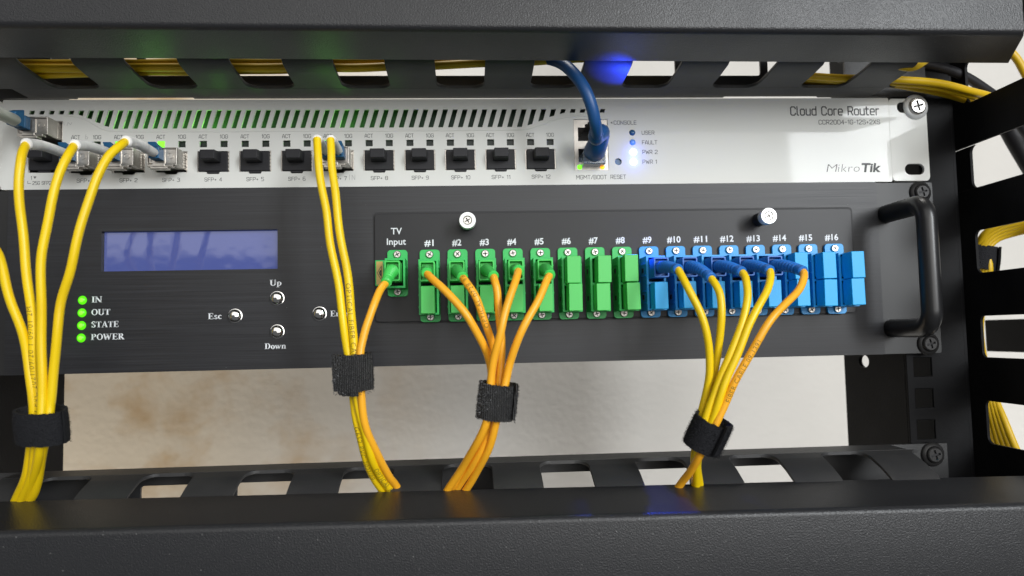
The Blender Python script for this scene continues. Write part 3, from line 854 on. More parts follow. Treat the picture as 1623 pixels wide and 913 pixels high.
# port LEDs (light pipes set back in their windows)
first = {}
for n, s, x in led_x:
    lit = s < 0 and n in (1, 2, 3, 7)
    if lit not in first:
        mb = MB(); mb.box(x - 1.7, x + 1.7, 0.5 if lit else 1.7, 4, 20.25, 23.35)
        first[lit] = mb.build('port_led', m_led_act if lit else m_led_hole, rt, origin=(x, 0, 21.8))
        first[lit, 'x'] = x
        if lit: first[lit]['label'] = 'lit green port light'
    else:
        c = first[lit].copy(); C.objects.link(c); c.parent = rt
        c.location.x = first[lit].location.x + (x - first[lit, 'x']) * S
# status LEDs
for (x, z, k) in led_pts:
    m = {'user': m_led_off, 'fault': m_led_fault, 'pwr': m_led_white}[k]
    mb = MB(); rr = 1.78 if k == 'pwr' else 1.55
    mb.lathe([(rr, 2.5), (rr, 0.2), (rr * .9, -.35), (rr * .65, -.75), (rr * .3, -.95)], (x, 0, z), (0, 1, 0), 18)
    o = mb.build('status_led', m, rt, smooth=True)
    o['label'] = {'user': 'dark blue unlit user light', 'fault': 'dim fault light', 'pwr': 'glowing blue white power light'}[k]
mb = MB(); mb.lathe([(1.7, 3), (1.7, 1.2)], (300.1, 0, 11.5), (0, 1, 0), 16); mb.build('reset_button', m_led_off, rt)
# cages
proto = None
for n in range(1, 13):
    c = SFP0 + SFPP * n
    if proto is None:
        mb = MB()
        for x0, x1, z0, z1 in ((-7.6, -7.25, 8.0, 18.2), (7.25, 7.6, 8.0, 18.2), (-7.25, 7.25, 17.85, 18.2)):
            mb.box(x0, x1, 0.4, 24, z0, z1)
        mb.box(-7.3, 7.3, 23.6, 24, 8, 17.9)
        for k in range(5): mb.box(6.9, 7.25, 0.2, 3.5, 9 + k * 1.8, 10.1 + k * 1.8)
        mb.v = [(p[0] + c, p[1], p[2]) for p in mb.v]
        proto = mb.build('port_cage', m_nickel, rt, origin=(c, 0, 13)); xp = c
    else:
        o = proto.copy(); C.objects.link(o); o.parent = rt; o.location.x = proto.location.x + (c - xp) * S
mb = MB()
for x0, x1, z0, z1 in ((12.5, 12.9, 8.3, 33.5), (27.7, 28.1, 8.3, 33.5), (12.9, 27.7, 33.1, 33.5), (12.9, 27.7, 20.4, 21.2)): mb.box(x0, x1, 0.4, 24, z0, z1)
mb.build('stacked_cage', m_nickel, rt)
# RJ45 pair: metal shell with two keyed openings
x0, x1, z0, z1 = RJ
mb = MB()
def jack(zb, up):
    xa, xb, xm = x0 + 2.2, x1 - 1.6, (x0 + x1) / 2 + 0.3
    if up: return [(xa, zb), (xb, zb), (xb, zb + 7), (xm + 3.2, zb + 7), (xm + 3.2, zb + 8.7), (xm + 1.8, zb + 8.7), (xm + 1.8, zb + 9.8), (xm - 1.8, zb + 9.8), (xm - 1.8, zb + 8.7), (xm - 3.2, zb + 8.7), (xm - 3.2, zb + 7), (xa, zb + 7)]
    return [(xa, zb + 9.8), (xa, zb + 2.8), (xm - 3.2, zb + 2.8), (xm - 3.2, zb + .4), (xm + 3.2, zb + .4), (xm + 3.2, zb + 2.8), (xb, zb + 2.8), (xb, zb + 9.8)]
mb.plate(rect(x0 + .15, x1 - .15, z0 + .15, z1 - .15), [jack(22.3, True), jack(8.6, False)], XZ, 0.5, 16)
mb.build('network_jack', m_nickel, rt)
mb = MB(); mb.box(x0 + .3, x1 - .3, 16.1, 16.6, z0 + .3, z1 - .3); mb.build('jack_interior', m_dark, rt)
for x, m, l in ((x0 + 2.6, m_led_act, 'lit green network light'), (x1 - 3.2, m_led_amber, 'lit amber network light')):
    mb = MB(); mb.lathe([(1.25, .8), (1.25, .3), (0.9, -0.1), (0.4, -.3)], (x, 0, z0 + 1.65), (0, 1, 0), 14)
    mb.build('network_led', m, rt, smooth=True)['label'] = l
# mounting ears
def ear(x0, x1, sgn):
    mb = MB()
    sl = []
    for z in (6.4, 39.1 if sgn > 0 else 37.6):
        c = (455.3 if z < 20 else 452.8) if sgn > 0 else -12
        sl.append(rect(c - 5.2, c + 5.2, z - 2.9, z + 2.9, 2.85, 5))
    mb.plate(rect(x0, x1, 0.3, 43.7, 2.2), sl, XZ, 0.1, 1.7)
    mb.box(443.05 if sgn > 0 else -1.6, 444.6 if sgn > 0 else -0.05, 1.75, 40, 1, 43)
    mb.build('mounting_ear', m_white, rt, bevel=0.25)
ear(443.1, 463.4, 1); ear(-19.8, -0.1, -1)
# print on the faceplate
y = -0.03
for n in range(1, 13):
    c = SFP0 + SFPP * n
    label_sq(rt, m_print, 'ACT', c - 5.0, 24.6, 1.75, y, w=3.9)
    label_sq(rt, m_print, '10G', c + 5.0, 24.6, 1.75, y, w=3.7)
    label_sq(rt, m_print, 'SFP+ %d' % n, c, 3.3, 1.75, y, w=8.2 if n < 10 else 9.2)
label_sq(rt, m_print, '1', 14.0, 4.9, 1.6, y); label_sq(rt, m_print, '2', 25.0, 4.9, 1.6, y)
label_sq(rt, m_print, '25G SFP28', 19.6, 2.4, 1.6, y, w=9.8)
a = at(969, 194.5, y)
mb = MB(); mb.add([(15.0, y, 6.4), (16.4, y, 6.4), (15.7, y, 5.2)], [(0, 1, 2)])
stroke_line(mb, [(12.4, 4.3), (12.4, 3.0), (14.0, 3.0)], 0.2, y)
mb.build('port_mark', m_print, rt)
mb = MB(); mb.add([(a.x - .5, y, a.z), (a.x + .5, y, a.z + .6), (a.x + .5, y, a.z - .6)], [(0, 1, 2)]); mb.build('arrow_mark', m_print, rt)
for s_, p0, p1, yb_, yt_ in (('CONSOLE', 973, 1008.5, 197.3, 191.5), ('USER', 1017.5, 1037, 213.2, 207.5), ('FAULT', 1018, 1041.5, 228.6, 222.8), ('PWR 2', 1018.5, 1042, 243.8, 238), ('PWR 1', 1018.8, 1041, 259.3, 253.5),
                           ('MGMT/BOOT', 913.7, 961.5, 283.8, 277.8), ('RESET', 968, 992, 283.3, 277.3)):
    label_sq_px(rt, m_print, s_, p0, p1, yb_, yt_, y)
label_sq_px(rt, m_print, 'CCR2004-1G-12S+2XS', 1298, 1394.5, 196.8, 190.2, y, t=.14)
label_sq_px(rt, m_title, 'Cloud Core Router', 1253.5, 1393, 182.3, 169.2, y, t=.145)
mb = MB()
text_px(mb, 'Tik', 1364, 1396, 272.3, 259, y, shear=0.18, bold=0.035, sp=1.0)
text_px(mb, 'M', 1310, 1325, 272.8, 259.8, y, shear=0.25, bold=-0.022)
text_px(mb, 'ikro', 1328, 1362, 272.5, 259.6, y, shear=0.18, bold=-0.02, sp=1.05)
mb.build('logo', m_title, rt)
mb = MB()
def pen(L): stroke_line(mb, [(at(px, py, y).x, at(px, py, y).z) for px, py in L], 0.22, y)
pen([(101, 193), (101.6, 199)]); pen([(106, 199.5), (108, 194), (112, 198), (114, 194)])
pen([(136.3, 213), (135, 220), (138, 220.5), (139.5, 217.5), (136, 216.5)])
pen([(554, 277), (554, 285.5)]); pen([(558, 285.5), (558, 277.5), (562.5, 285), (562.5, 277)]); 
mb.build('pencil_lettering', m_pencil, rt)

# green glow inside the chassis and the LED light that reaches the fingers above
G_ = (0.2, 1.0, 0.06)
for x, p in ((58, .003), (76, .003), (97, .005), (118, .0022), (140, .0012), (163, .004), (185, .0012)):
    small_light('port_led_glow', (x, 5, 27.5), p, G_, 2)
small_light('port_led_beam', (72, -4, 22), 0.0038, G_, 5, spot=120, target=(64, -30, 46))
small_light('port_led_beam', (155, -4, 22), 0.0026, G_, 5, spot=110, target=(150, -30, 46))
for z in (16.4, 11.4): small_light('power_led_light', (307.9, -2.8, z), 0.0013, (0.06, 0.13, 1.0), 1.2)
small_light('power_led_beam', (307.5, -3.0, 18), 0.24, (0.015, 0.05, 1.0), 1.0, spot=34, target=(294, -30, 46))
small_light('power_led_beam', (307.5, -3.4, 6), 1.3, (0.03, 0.08, 1.0), 1.0, spot=30, target=(302, -60, -144))

# ================================================================== RACK SCREWS
def rack_screw(pos, r, m, label, washer=True, wm=None):
    t = thing('rack_screw', label, 'screw', pos, 'screws fixing units to the right rail')
    mb = MB()
    if washer:
        mb.lathe([(r * 1.55, 0), (r * 1.55, -.5), (r * 1.42, -1.2), (r * 1.12, -1.7), (r * 1.05, -1.2)], pos, (0, 1, 0), 28)
        mb.build('cup_washer', wm or m, t, smooth=True)
    screw('screw_head', (pos[0], pos[1] - .9, pos[2]), r * 1.04, 2.0, m, t, ang=0.25)
rack_screw((457.4, 0.05, 39.1), 4.25, m_steel, 'bright silver cross-head screw in the white router ear', wm=m_alu)
rack_screw((456.2, -1.6, -6.2), 3.7, m_blackscrew, 'black screw half hidden behind the top of the handle')
rack_screw((455.8, -1.6, -83.8), 3.7, m_blackscrew, 'black screw just below the bottom end of the handle')
rack_screw((456.0, 0.1, -139.6), 3.9, m_blackscrew, 'black screw in the lower cable manager ear at bottom right')

# ================================================================== SFP MODULES AND DUST PLUGS
def sfp_module(c, zc, label):
    t = thing('transceiver_module', label, 'transceiver', (c, 0, zc), 'metal transceiver modules plugged into the router')
    h = 4.3
    mb = MB()
    mb.box(c - 6.9, c - 6.3, -11, 20, zc - h, zc + h); mb.box(c + 6.3, c + 6.9, -11, 20, zc - h, zc + h)
    mb.box(c - 6.3, c + 6.3, -11, 20, zc + h - .7, zc + h); mb.box(c - 6.3, c + 6.3, -11, 20, zc - h, zc - h + .7)
    mb.box(c - 6.3, c + 6.3, -10.2, 19.8, zc - h + .7, zc + h - .7)
    mb.build('shell', m_nickel, t, bevel=0.25)
    mb = MB()      # round stamp and port frame on the face
    mb.plate(circ(c + 3.6, zc + .4, 1.5, 18), [circ(c + 3.6, zc + .4, 1.15, 18)], XZ, -10.5, -10.15)
    mb.plate(rect(c - 5.9, c + 1.2, zc - 3.3, zc + 3.4), [rect(c - 5.2, c + .5, zc - 2.7, zc + 2.8)], XZ, -10.8, -10.15)
    mb.build('port_frame', m_nickel, t)
    mb = MB()      # latch hanging under the face
    mb.box(c - 6.3, c + 5.4, -12.4, -9, zc - h - 1.1, zc - h - .05)
    mb.box(c - 4.6, c + 3.4, -13.2, -9, zc - h - 2.2, zc - h - 1.1)
    mb.box(c - 3.6, c + 2.0, -13.0, -12.45, zc - h - 1.0, zc - h + .6)
    mb.build('latch', m_nickel, t, bevel=0.2)
    mb = MB()
    for k in range(6): mb.box(c + 6.85, c + 7.2, -2.4, 0.3, zc - 3.7 + k * 1.25, zc - 3.0 + k * 1.25)
    mb.build('spring_fingers', m_nickel, t)
    return t
SX = lambda n: SFP0 + SFPP * n
WORD = 'zero one two three four five six seven eight nine ten eleven twelve thirteen fourteen fifteen sixteen'.split()
sfp_module(20.3, 28.2, 'metal transceiver in the raised upper cage at far left, grey boot plugged in')
sfp_module(SX(1), 13.2, 'metal transceiver directly left of the ACT 10G lights of second port, partly behind yellow cable')
sfp_module(SX(2), 13.2, 'metal transceiver in the port printed SFP+ 2')
sfp_module(SX(3), 13.2, 'metal transceiver in the port printed SFP+ 3, under the bright green light')
sfp_module(SX(7), 13.2, 'lone metal transceiver in the port printed SFP+ 7 with two cables')
plugs = {0: 'black dust plug in the bottom left cage marked 25G, behind the first yellow cable', 4: 'first black dust plug right of the metal transceivers, over the print SFP+ four',
         5: 'black dust plug in port SFP+ five, middle of the three left of the cable pair', 6: 'black dust plug in port SFP+ six, touching the yellow cable pair',
         8: 'black dust plug in port SFP+ eight, first one right of the cable pair', 9: 'black dust plug in port SFP+ nine, between those over eight and ten', 10: 'black dust plug in port SFP+ ten, middle of the right hand five',
         11: 'black dust plug in port SFP+ eleven, second from the network sockets', 12: 'black dust plug in port SFP+ twelve, next to the network sockets'}
proto = None
for n, lab in plugs.items():
    c, z = (20.3, 14.2) if n == 0 else (SX(n), 13.1)
    if proto is None:
        t = thing('dust_plug', lab, 'dust plug', (c, 0, z), 'black dust plugs in the empty router ports')
        mb = MB(); mb.box(c - 7.05, c + 7.05, -1.0, 12, z - 4.95, z + 4.85); mb.build('flange', m_rubber, t, bevel=0.3)
        mb = MB(); mb.hexa([(c - 3.9, -1.02, z - 1.0), (c + 3.9, -1.02, z - 1.0), (c + 3.9, -1.02, z + 4.2), (c - 3.9, -1.02, z + 4.2)],
                           [(c - 3.5, -9.0, z - .7), (c + 3.5, -9.0, z - .7), (c + 3.5, -9.0, z + 3.8), (c - 3.5, -9.0, z + 3.8)])
        mb.build('grip', m_rubber, t, bevel=0.4)
        mb = MB(); mb.box(c - 2.9, c + 2.9, -.6, 3, z - 5.9, z - 5.0); mb.build('tab', m_rubber, t, bevel=0.15)
        proto = t
    else:
        o = copy_tree(proto); o.location = Vector((c, 0, z)) * S; o['label'] = lab

# ================================================================== AMPLIFIER
am = thing('optical_amplifier', 'black brushed rack amplifier with small blue display and fibre ports', 'amplifier', (221, -3, -89))
PY = -3.3
LCD = (48.8, 131.4, -40.4, -21.2)
mb = MB()
leds_a = [(40.3, -53.9, 'IN'), (40.2, -59.9, 'OUT'), (40.1, -65.9, 'STATE'), (40.0, -71.8, 'POWER')]
mb.plate(rect(5.4, 432.2, -88.6, -0.7, .5), [rect(*LCD)] + [circ(x, z, 2.15, 18) for x, z, _ in leds_a] + [rect(180.5, 415.5, -65, -17)], XZ, PY, -0.6)
mb.build('front_panel', m_brushed, am)
mb = MB(); mb.box(20, 425, -0.55, 100, -87, -2.2); mb.build('chassis', m_black, am)
for a, b in ((-20, 5.15), (432.6, 463.0)):
    mb = MB(); mb.plate(rect(a, b, -88.6, -0.9, 1), [], XZ, -1.6, -0.3); mb.build('mounting_ear', m_ear, am, bevel=0.2)
# display: recessed glass
mb = MB(); mb.box(LCD[0] + .05, LCD[1] - .05, -0.58, -0.52, LCD[2] + .05, LCD[3] - .05)
dsp = mb.build('display', m_lcd, am)
for x, z, s in leds_a:
    mb = MB(); mb.lathe([(2.1, 2.5), (2.1, -.1), (1.85, -.6), (1.25, -1.05), (1.0, -1.15)], (x, PY + .3, z), (0, 1, 0), 20)
    mb.f.pop(); mb.m.pop()
    mb.lathe([(1.0, -1.15), (.7, -1.25), (.3, -1.32)], (x, PY + .3, z), (0, 1, 0), 20, 1)
    mb.build('indicator_led', [m_led_green, m_led_core], am, smooth=True)
    small_light('indicator_glow', (x, PY - 2.2, z), 0.00022, (0.15, 1.0, 0.02), 1.0)
for px, py in ((438.5, 472.5), (371.7, 500.5), (438.6, 525.5), (506, 497)):
    p = at(px, py, PY - 1.2)
    mb = MB(); r = 3.05
    mb.lathe([(r + .35, 0), (r + .35, -.25), (r, -.3), (r, -1.3), (r * .9, -1.9), (r * .7, -2.35), (r * .4, -2.65), (r * .1, -2.75)], (p.x, PY, p.z), (0, 1, 0), 24)
    mb.build('push_button', m_chrome, am, smooth=True)
y = PY - .03
for s, px0, px1, yb, h in (('IN', 145, 161.5, 479.6, 2.9), ('OUT', 144.5, 175, 499.7, 2.9), ('STATE', 144.5, 188.5, 519.2, 2.9), ('POWER', 144, 197, 539, 2.9),
                           ('Up', 427.5, 446.5, 453, 2.9), ('Esc', 329.5, 352, 506, 2.9), ('Enter', 523.5, 557, 501.8, 2.9), ('Down', 419.5, 453.5, 553.6, 2.9)):
    a = at(px0, yb, y); b = at(px1, yb, y)
    mb = MB(); put_serif(mb, s, a.x, a.z, h, y, w=b.x - a.x); mb.build('lettering', m_silk, am)
# module plate with sixteen outputs
mb = MB(); mb.plate(rect(178.2, 417.6, -67.2, -14.6, 1.6), [], XZ, PY - 1.2, PY - .06)
mb.build('port_plate', m_module, am, bevel=0.3)
mb = MB(); mb.plate(rect(177.1, 418.8, -68.3, -13.5, 2.2), [rect(178.25, 417.55, -67.15, -14.65, 1.6)], XZ, PY - .05, PY - .02)
mb.build('plate_gap_shadow', m_dark, am)  # dark frame laid on the panel for the gap and edge shadow
PP = PY - 1.2
y = PP - .03
AX = lambda n: 13.488 * n + 191.25
for n in range(1, 17):
    mb = MB(); put_text(mb, '#%d' % n, AX(n) - .3, -30.5, 3.0, y, w=4.5 if n < 10 else 6.9, bold=0.022); mb.build('lettering', m_silk, am)
for s, p in (('TV', (619.8, 637, 371.3, 361.3)), ('Input', (613.2, 643.5, 387.8, 377.8))):
    mb = MB(); text_px(mb, s, *p, y, bold=0.012); mb.build('lettering', m_silk, am)
# thumb screws
for px, py in ((741, 349), (1219, 342)):
    p = at(px, py, PP - 13)
    mb = MB()
    r = 4.0
    mb.lathe([(r * .6, -8.0), (r * .97, -8.3), (r, -8.8), (r, -12.6), (r * .95, -13.0), (r * .58, -13.0), (r * .52, -12.4)], (p.x, PP, p.z), (0, 1, 0), 40)
    mb.f.pop(); mb.m.pop()
    mb.lathe([(3.3, 0), (3.3, -8.1)], (p.x, PP, p.z), (0, 1, 0), 32, 1)
    t = mb.build('thumb_screw', [m_alu, m_rubber], am, smooth=True)
    screw('screw_head', (p.x, PP - 12.0, p.z), r * .53, 0.8, m_steel, t, ang=0.5)
# carrying handle
mb = MB()
hz0, hz1, hx = -75.6, -17.2, 437.6
yb, yf = -1.7, -34.5
path = [Vector((hx, yb, hz1)), Vector((hx, yf + 8, hz1))]
for k in range(1, 9):
    a = k / 8 * PI / 2
    path.append(Vector((hx, yf + 8 - 8 * math.sin(a), hz1 - 8 + 8 * math.cos(a))))
path.append(Vector((hx, yf, (hz0 + hz1) / 2)))
for k in range(0, 9):
    a = k / 8 * PI / 2
    path.append(Vector((hx, yf + 8 - 8 * math.cos(a), hz0 + 8 - 8 * math.sin(a))))
path.append(Vector((hx, yb, hz0)))
mb.tube(path, 4.6, 22)
mb.build('handle', m_gloss, am, smooth=True)

# ------- fibre adapters (screwed to the amplifier) and their caps
def adapter_parts(t_parent, x, zc, m, duplex, first_cache, lab):
    key = (m.name, duplex)
    if key in first_cache:
        o = copy_tree(first_cache[key], t_parent)
        o.location = first_cache[key].location + Vector((x - first_cache[key]['cx'], 0, zc - first_cache[key]['cz'])) * S
        return o
    h = 17.6 if duplex else 11.3
    bz = zc - 1.4 if duplex else zc - 1.0
    bh = 13.0 if duplex else 7.0
    mb = MB()
    mb.plate(rect(x - 4.85, x + 4.85, zc - h, zc + h, 1.6), [], XZ, PP - 1.6, PP - .03)
    ports = [rect(x - 3.6, x + 3.6, bz + .6, bz + bh - .9), rect(x - 3.6, x + 3.6, bz - bh + .9, bz - .6)] if duplex else [rect(x - 3.7, x + 3.7, bz - bh + 1.0, bz + bh - 1.0)]
    mb.plate(rect(x - 4.7, x + 4.7, bz - bh, bz + bh), ports, XZ, PP - 14.5, PP - 1.62)
    for pz in ([bz + bh / 2, bz - bh / 2] if duplex else [bz]):       # key notches and side ribs
        mb.box(x - 4.95, x - 4.6, PP - 14.0, PP - 2, pz - 3.2, pz - 2.4)
        mb.box(x - 4.95, x - 4.6, PP - 14.0, PP - 2, pz + 2.4, pz + 3.2)
        mb.box(x + 4.6, x + 4.95, PP - 14.0, PP - 2, pz + 2.4, pz + 3.2)
    o = mb.build('adapter', m, t_parent, origin=(x, 0, zc), bevel=0.2)
    o['cx'] = x; o['cz'] = zc
    mb = MB()
    for pz in ([bz + bh / 2, bz - bh / 2] if duplex else [bz]):
        mb.box(x - 3.5, x + 3.5, PP - 3.2, PP - 1.7, pz - bh / 2 + 1.1 if duplex else pz - 5.5, pz + bh / 2 - 1.1 if duplex else pz + 5.5)
        mb.box(x - 4.97, x - 4.72, PP - 9.0, PP - 6.0, pz - 1.1, pz + 1.1)
    mb.build('port_interior', m_dark, o)
    dz = 15.2 if duplex else 9.1
    for s in (1, -1):
        screw('screw', (x, PP - 1.62, zc + s * dz), 1.85, 1.1, m_steel, o, ang=random.random() * 1.5)
    return o
cache = {}
tv = at(630.2, 433.5, -6.0)
adapter_parts(am, tv.x, -43.8, m_green, False, cache, '')
AZ = -50.15
for n in range(1, 17):
    adapter_parts(am, AX(n), AZ, m_green if n <= 8 else m_blue, True, cache, '')

# dust caps
def dust_cap(x, z, m, label, group, cache={}):
    if m.name in cache:
        o = copy_tree(cache[m.name]); o.location = Vector((x, PP - 14 + random.uniform(-.5, .5), z)) * S; o['label'] = label
        o.rotation_euler = (random.uniform(-.02, .02), random.uniform(-.012, .012), random.uniform(-.035, .035))
        return o
    mb = MB()
    mb.hexa([(x - 3.05, PP - 4, z - 5.0), (x + 3.05, PP - 4, z - 5.0), (x + 3.05, PP - 4, z + 5.0), (x - 3.05, PP - 4, z + 5.0)],
            [(x - 3.05, PP - 14.6, z - 5.0), (x + 3.05, PP - 14.6, z - 5.0), (x + 3.05, PP - 14.6, z + 5.0), (x - 3.05, PP - 14.6, z + 5.0)])
    mb.box(x - 3.15, x + 3.15, PP - 23.2, PP - 14.65, z - 6.28, z + 6.28)
    o = mb.build('port_plug', m, None, origin=(x, PP - 14, z), bevel=0.3)
    tag(o, label, 'port plug', group)
    cache[m.name] = o
    return o
BZ = AZ - 1.4
for n in range(1, 17):
    col = 'green' if n <= 8 else 'blue'
    m = m_greencap if n <= 8 else m_bluecap
    g = 'green plugs in the amplifier ports' if n <= 8 else 'blue plugs in the amplifier ports'
    j = {6: .2, 7: -.3, 8: .35}.get(n, random.uniform(-.15, .15))
    dust_cap(AX(n) + j, BZ - 6.45, m, '%s plug in the lower half of the adapter printed number %s%s' % (col, WORD[n], {6: ', set back right', 7: ', shifted left', 1: ', leftmost', 16: ', rightmost'}.get(n, '')), g)
    if n in (6, 7, 8, 14, 15, 16):
        j = {6: -.3, 7: .5, 8: -.1}.get(n, random.uniform(-.15, .15))
        dust_cap(AX(n) + j, BZ + 6.4, m, '%s plug in the upper half of the adapter printed number %s' % (col, WORD[n]), g)

# small gold label plate beside the input adapter
mb = MB(); a = at(597, 415, PP - 3); b = at(607.5, 451.5, PP - 3)
mb.box(a.x - .6, tv.x - 5.0, PP - 4.4, PP - .05, b.z - .6, a.z + .6)
lp = mb.build('shutter_flap', m_green, am, bevel=0.2)
mb = MB(); mb.box(a.x, b.x, PP - 4.55, PP - 4.42, b.z, a.z); gl = mb.build('gold_label', m_gold, lp)
mb = MB(); cx, cz = (a.x + b.x) / 2, (a.z + b.z) / 2
stroke_line(mb, [(cx - 1.1, cz), (cx + .9, cz + 3.4), (cx + .9, cz - 3.4), (cx - 1.1, cz)], .28, PP - 4.58)
stroke_line(mb, [(cx - .2, cz), (cx + .6, cz + 1.4), (cx + .6, cz - 1.4), (cx - .2, cz)], .5, PP - 4.58)
mb.build('warning_mark', m_title, lp)

# ================================================================== CABLES
def jacket_text(path, s, start, h, r, m, parent, flip=False, turn=0.0, rev=False):
    """lettering printed along a jacket, on the side that faces the room"""
    vs, fs = text_pts(s, 1.15, -0.01, True)
    k = h / CAP
    if rev: path = path[::-1]
    # arc length table
    cum = [0]
    for a, b in zip(path, path[1:]): cum.append(cum[-1] + (b - a).length)
    def sample(u):
        u = max(0, min(cum[-1] - 1e-4, u))
        lo = 0
        for i in range(len(cum) - 1):
            if cum[i + 1] >= u: lo = i; break
        f = (u - cum[lo]) / max(cum[lo + 1] - cum[lo], 1e-6)
        return path[lo].lerp(path[lo + 1], f), (path[min(lo + 1, len(path) - 1)] - path[lo]).normalized()
    out = []
    toward = Vector((0, -1, 0.15)).normalized()
    for x, y in vs:
        p, t = sample(start + x * k)
        n = (toward - t * toward.dot(t)).normalized()
        b = n.cross(t)
        a = turn + ((y * k - h / 2) / r) * (1 if not flip else -1)
        out.append(p + (n * math.cos(a) + b * math.sin(a)) * (r + 0.04))
    mb = MB(); mb.add(out, fs); mb.build('lettering', m, parent)

_wr = random.Random(31)
def wander(path, amp):
    """slight irregular set in the jacket, none at the two ends"""
    ph = [_wr.uniform(0, 6.3) for _ in range(6)]
    n = len(path)
    out = []
    for i, p in enumerate(path):
        w = min(1, i / 6, (n - 1 - i) / 6) * amp
        u = i * 2.0
        out.append(p + Vector((math.sin(u / 5.3 + ph[0]) + .8 * math.sin(u / 9.7 + ph[1]), math.sin(u / 6.1 + ph[2]) + .8 * math.sin(u / 11 + ph[3]), .4 * math.sin(u / 7 + ph[4]))) * w)
    return out
def cable(label, pts, r, m, group, cat='fibre cable', name='fibre_cable', texts=()):
    P = [at(*p) if len(p) == 3 else Vector(p[:3]) for p in pts]
    path = wander(spline(P, 2.0), .22 if name == 'fibre_cable' else .1)
    t = thing(name, label, cat, path[0], group)
    mb = MB(); mb.tube(path, r, 14)
    mb.build('jacket', m, t, smooth=True)
    for s, start, h, kw in texts: jacket_text(path, s, start, h, r, m_ink, t, **kw)
    return t, path
def along(a, b, n): return [a + (b - a) * (k / (n - 1)) for k in range(n)]
def lc_end(t, base, end, boot_m, plug_m, r0=2.15, r1=2.3):
    """blue small-form connector at the module face and a long straight boot"""
    d = (end - base).normalized()
    mb = MB()
    mb.box(base.x - 2.35, base.x + 2.35, -16.5, -10.6, base.z - 2.6, base.z + 2.6)
    mb.box(base.x - 1.9, base.x + 1.9, -18.0, -16.4, base.z - 1.9, base.z + 1.9)
    mb.hexa([(base.x - 1.9, -19, base.z + 4.5), (base.x + 1.9, -19, base.z + 4.5), (base.x + 1.9, -17, base.z + 2.5), (base.x - 1.9, -17, base.z + 2.5)],
            [(base.x - 1.9, -11.5, base.z + 3.8), (base.x + 1.9, -11.5, base.z + 3.8), (base.x + 1.9, -11.5, base.z + 2.5), (base.x - 1.9, -11.5, base.z + 2.5)])
    mb.build('connector', plug_m, t, bevel=0.3)
    a = Vector((base.x, -16.0, base.z))
    mid = a.lerp(end, .6) + Vector((0, 0, .9))
    ps = spline([a, mid, end], 1.3)
    rad = [r0 + .25 * math.sin(i / len(ps) * 9) * .25 + (r1 - r0) * i / len(ps) for i in range(len(ps))]
    mb = MB(); mb.tube(ps, rad, 18)
    e = ps[-1]; tt = (ps[-1] - ps[-2]).normalized()
    mb.tube([e, e + tt * .7], [r1, r1 * .82], 18)
    mb.build('boot', boot_m, t, smooth=True)

GL = 'yellow fibre cables on the left'
RY = 1.78
def left_cable(label, boot_px, by, pts, n, texts=()):
    end = at(*boot_px, by)
    t, path = cable(label, [boot_px + (by + 1,)] + pts, RY, m_yellow, GL, texts=texts)
    base = Vector((SX(n) - 1.6, -11, 13.6))
    lc_end(t, base, end, m_boot, m_lcblue)
    return t
left_cable('yellow cable from the leftmost white boot, with date print down its jacket', (42, 228), -56,
           [(34, 246, -60), (30.6, 280, -62), (31, 315, -62), (34, 352, -61), (40, 405, -60), (46, 465, -59), (53, 537, -57), (57, 600, -55), (60, 645, -54), (60, 675, -54), (57, 705, -53), (50, 750, -47), (36, 790, -38), (24, 815, -32), (15, 850, -28)], 1,
           texts=[('G652 PVC 2021/09/20 1 09/01 2M', 62, 2.1, dict(turn=0.1, rev=True)), ])
left_cable('middle yellow cable of the left bundle, from the second white boot', (118.5, 230), -55,
           [(107.5, 247, -60), (92.7, 282, -63), (79, 327, -64), (69, 385, -64), (66, 429, -63), (66, 507, -61), (65.5, 560, -60), (66.5, 620, -59), (67, 645, -59), (66, 675, -59), (64, 706, -57), (57, 744, -49), (46, 780, -40), (36, 800, -35), (20, 850, -28)], 2)
left_cable('yellow cable sweeping down from the third white boot to the left bundle', (200, 224), -54,
           [(190, 232, -58), (171.6, 250, -62), (152, 284, -65), (136, 333, -66), (121, 385, -66), (110, 434, -65), (98, 477, -63), (91.5, 522, -62), (86.5, 570, -60), (82, 622, -58), (79, 645, -57), (76, 675, -57), (71, 706, -55), (63, 744, -48), (54, 780, -40), (46, 800, -35), (40, 850, -28)], 3)
# grey boot and its fibre that loops out of the picture and comes back
t, path = cable('yellow cable curving in from the left picture edge, leaving a grey boot', [(-52, 158, -88), (-110, 175, -96), (-140, 260, -90), (-110, 330, -80), (-45, 380, -70), (-12, 392, -66), (3, 420, -63), (18, 477, -60), (32.5, 522, -58), (43, 566, -56), (50, 610, -55), (53, 645, -54), (52, 675, -53), (50, 706, -51), (42, 750, -45), (28, 785, -38), (18, 810, -33), (8, 850, -28)], RY, m_yellow, GL)
base = Vector((18.2, -11, 29.0)); end = at(-52, 158, -86)
mb = MB()
mb.box(base.x - 4.0, base.x + 1.2, -15, -10.6, base.z - 3.0, base.z + 3.0)
mb.hexa([(base.x - 4.6, -20, base.z + 3.4), (base.x - .2, -20, base.z + 3.4), (base.x - .2, -20, base.z - 2.8), (base.x - 4.6, -20, base.z - 2.8)],
        [(base.x - 4.0, -15.1, base.z + 5.4), (base.x + 1.0, -15.1, base.z + 5.4), (base.x + 1.0, -15.1, base.z - 2.9), (base.x - 4.0, -15.1, base.z - 2.9)])
mb.build('connector', m_lcblue, t, bevel=0.5)
mb = MB(); a = Vector((base.x - 2.0, -18, base.z - .2)); ps = along(a, end, 14); mb.tube(ps, 2.7, 20); mb.build('boot', m_greyboot, t, smooth=True)

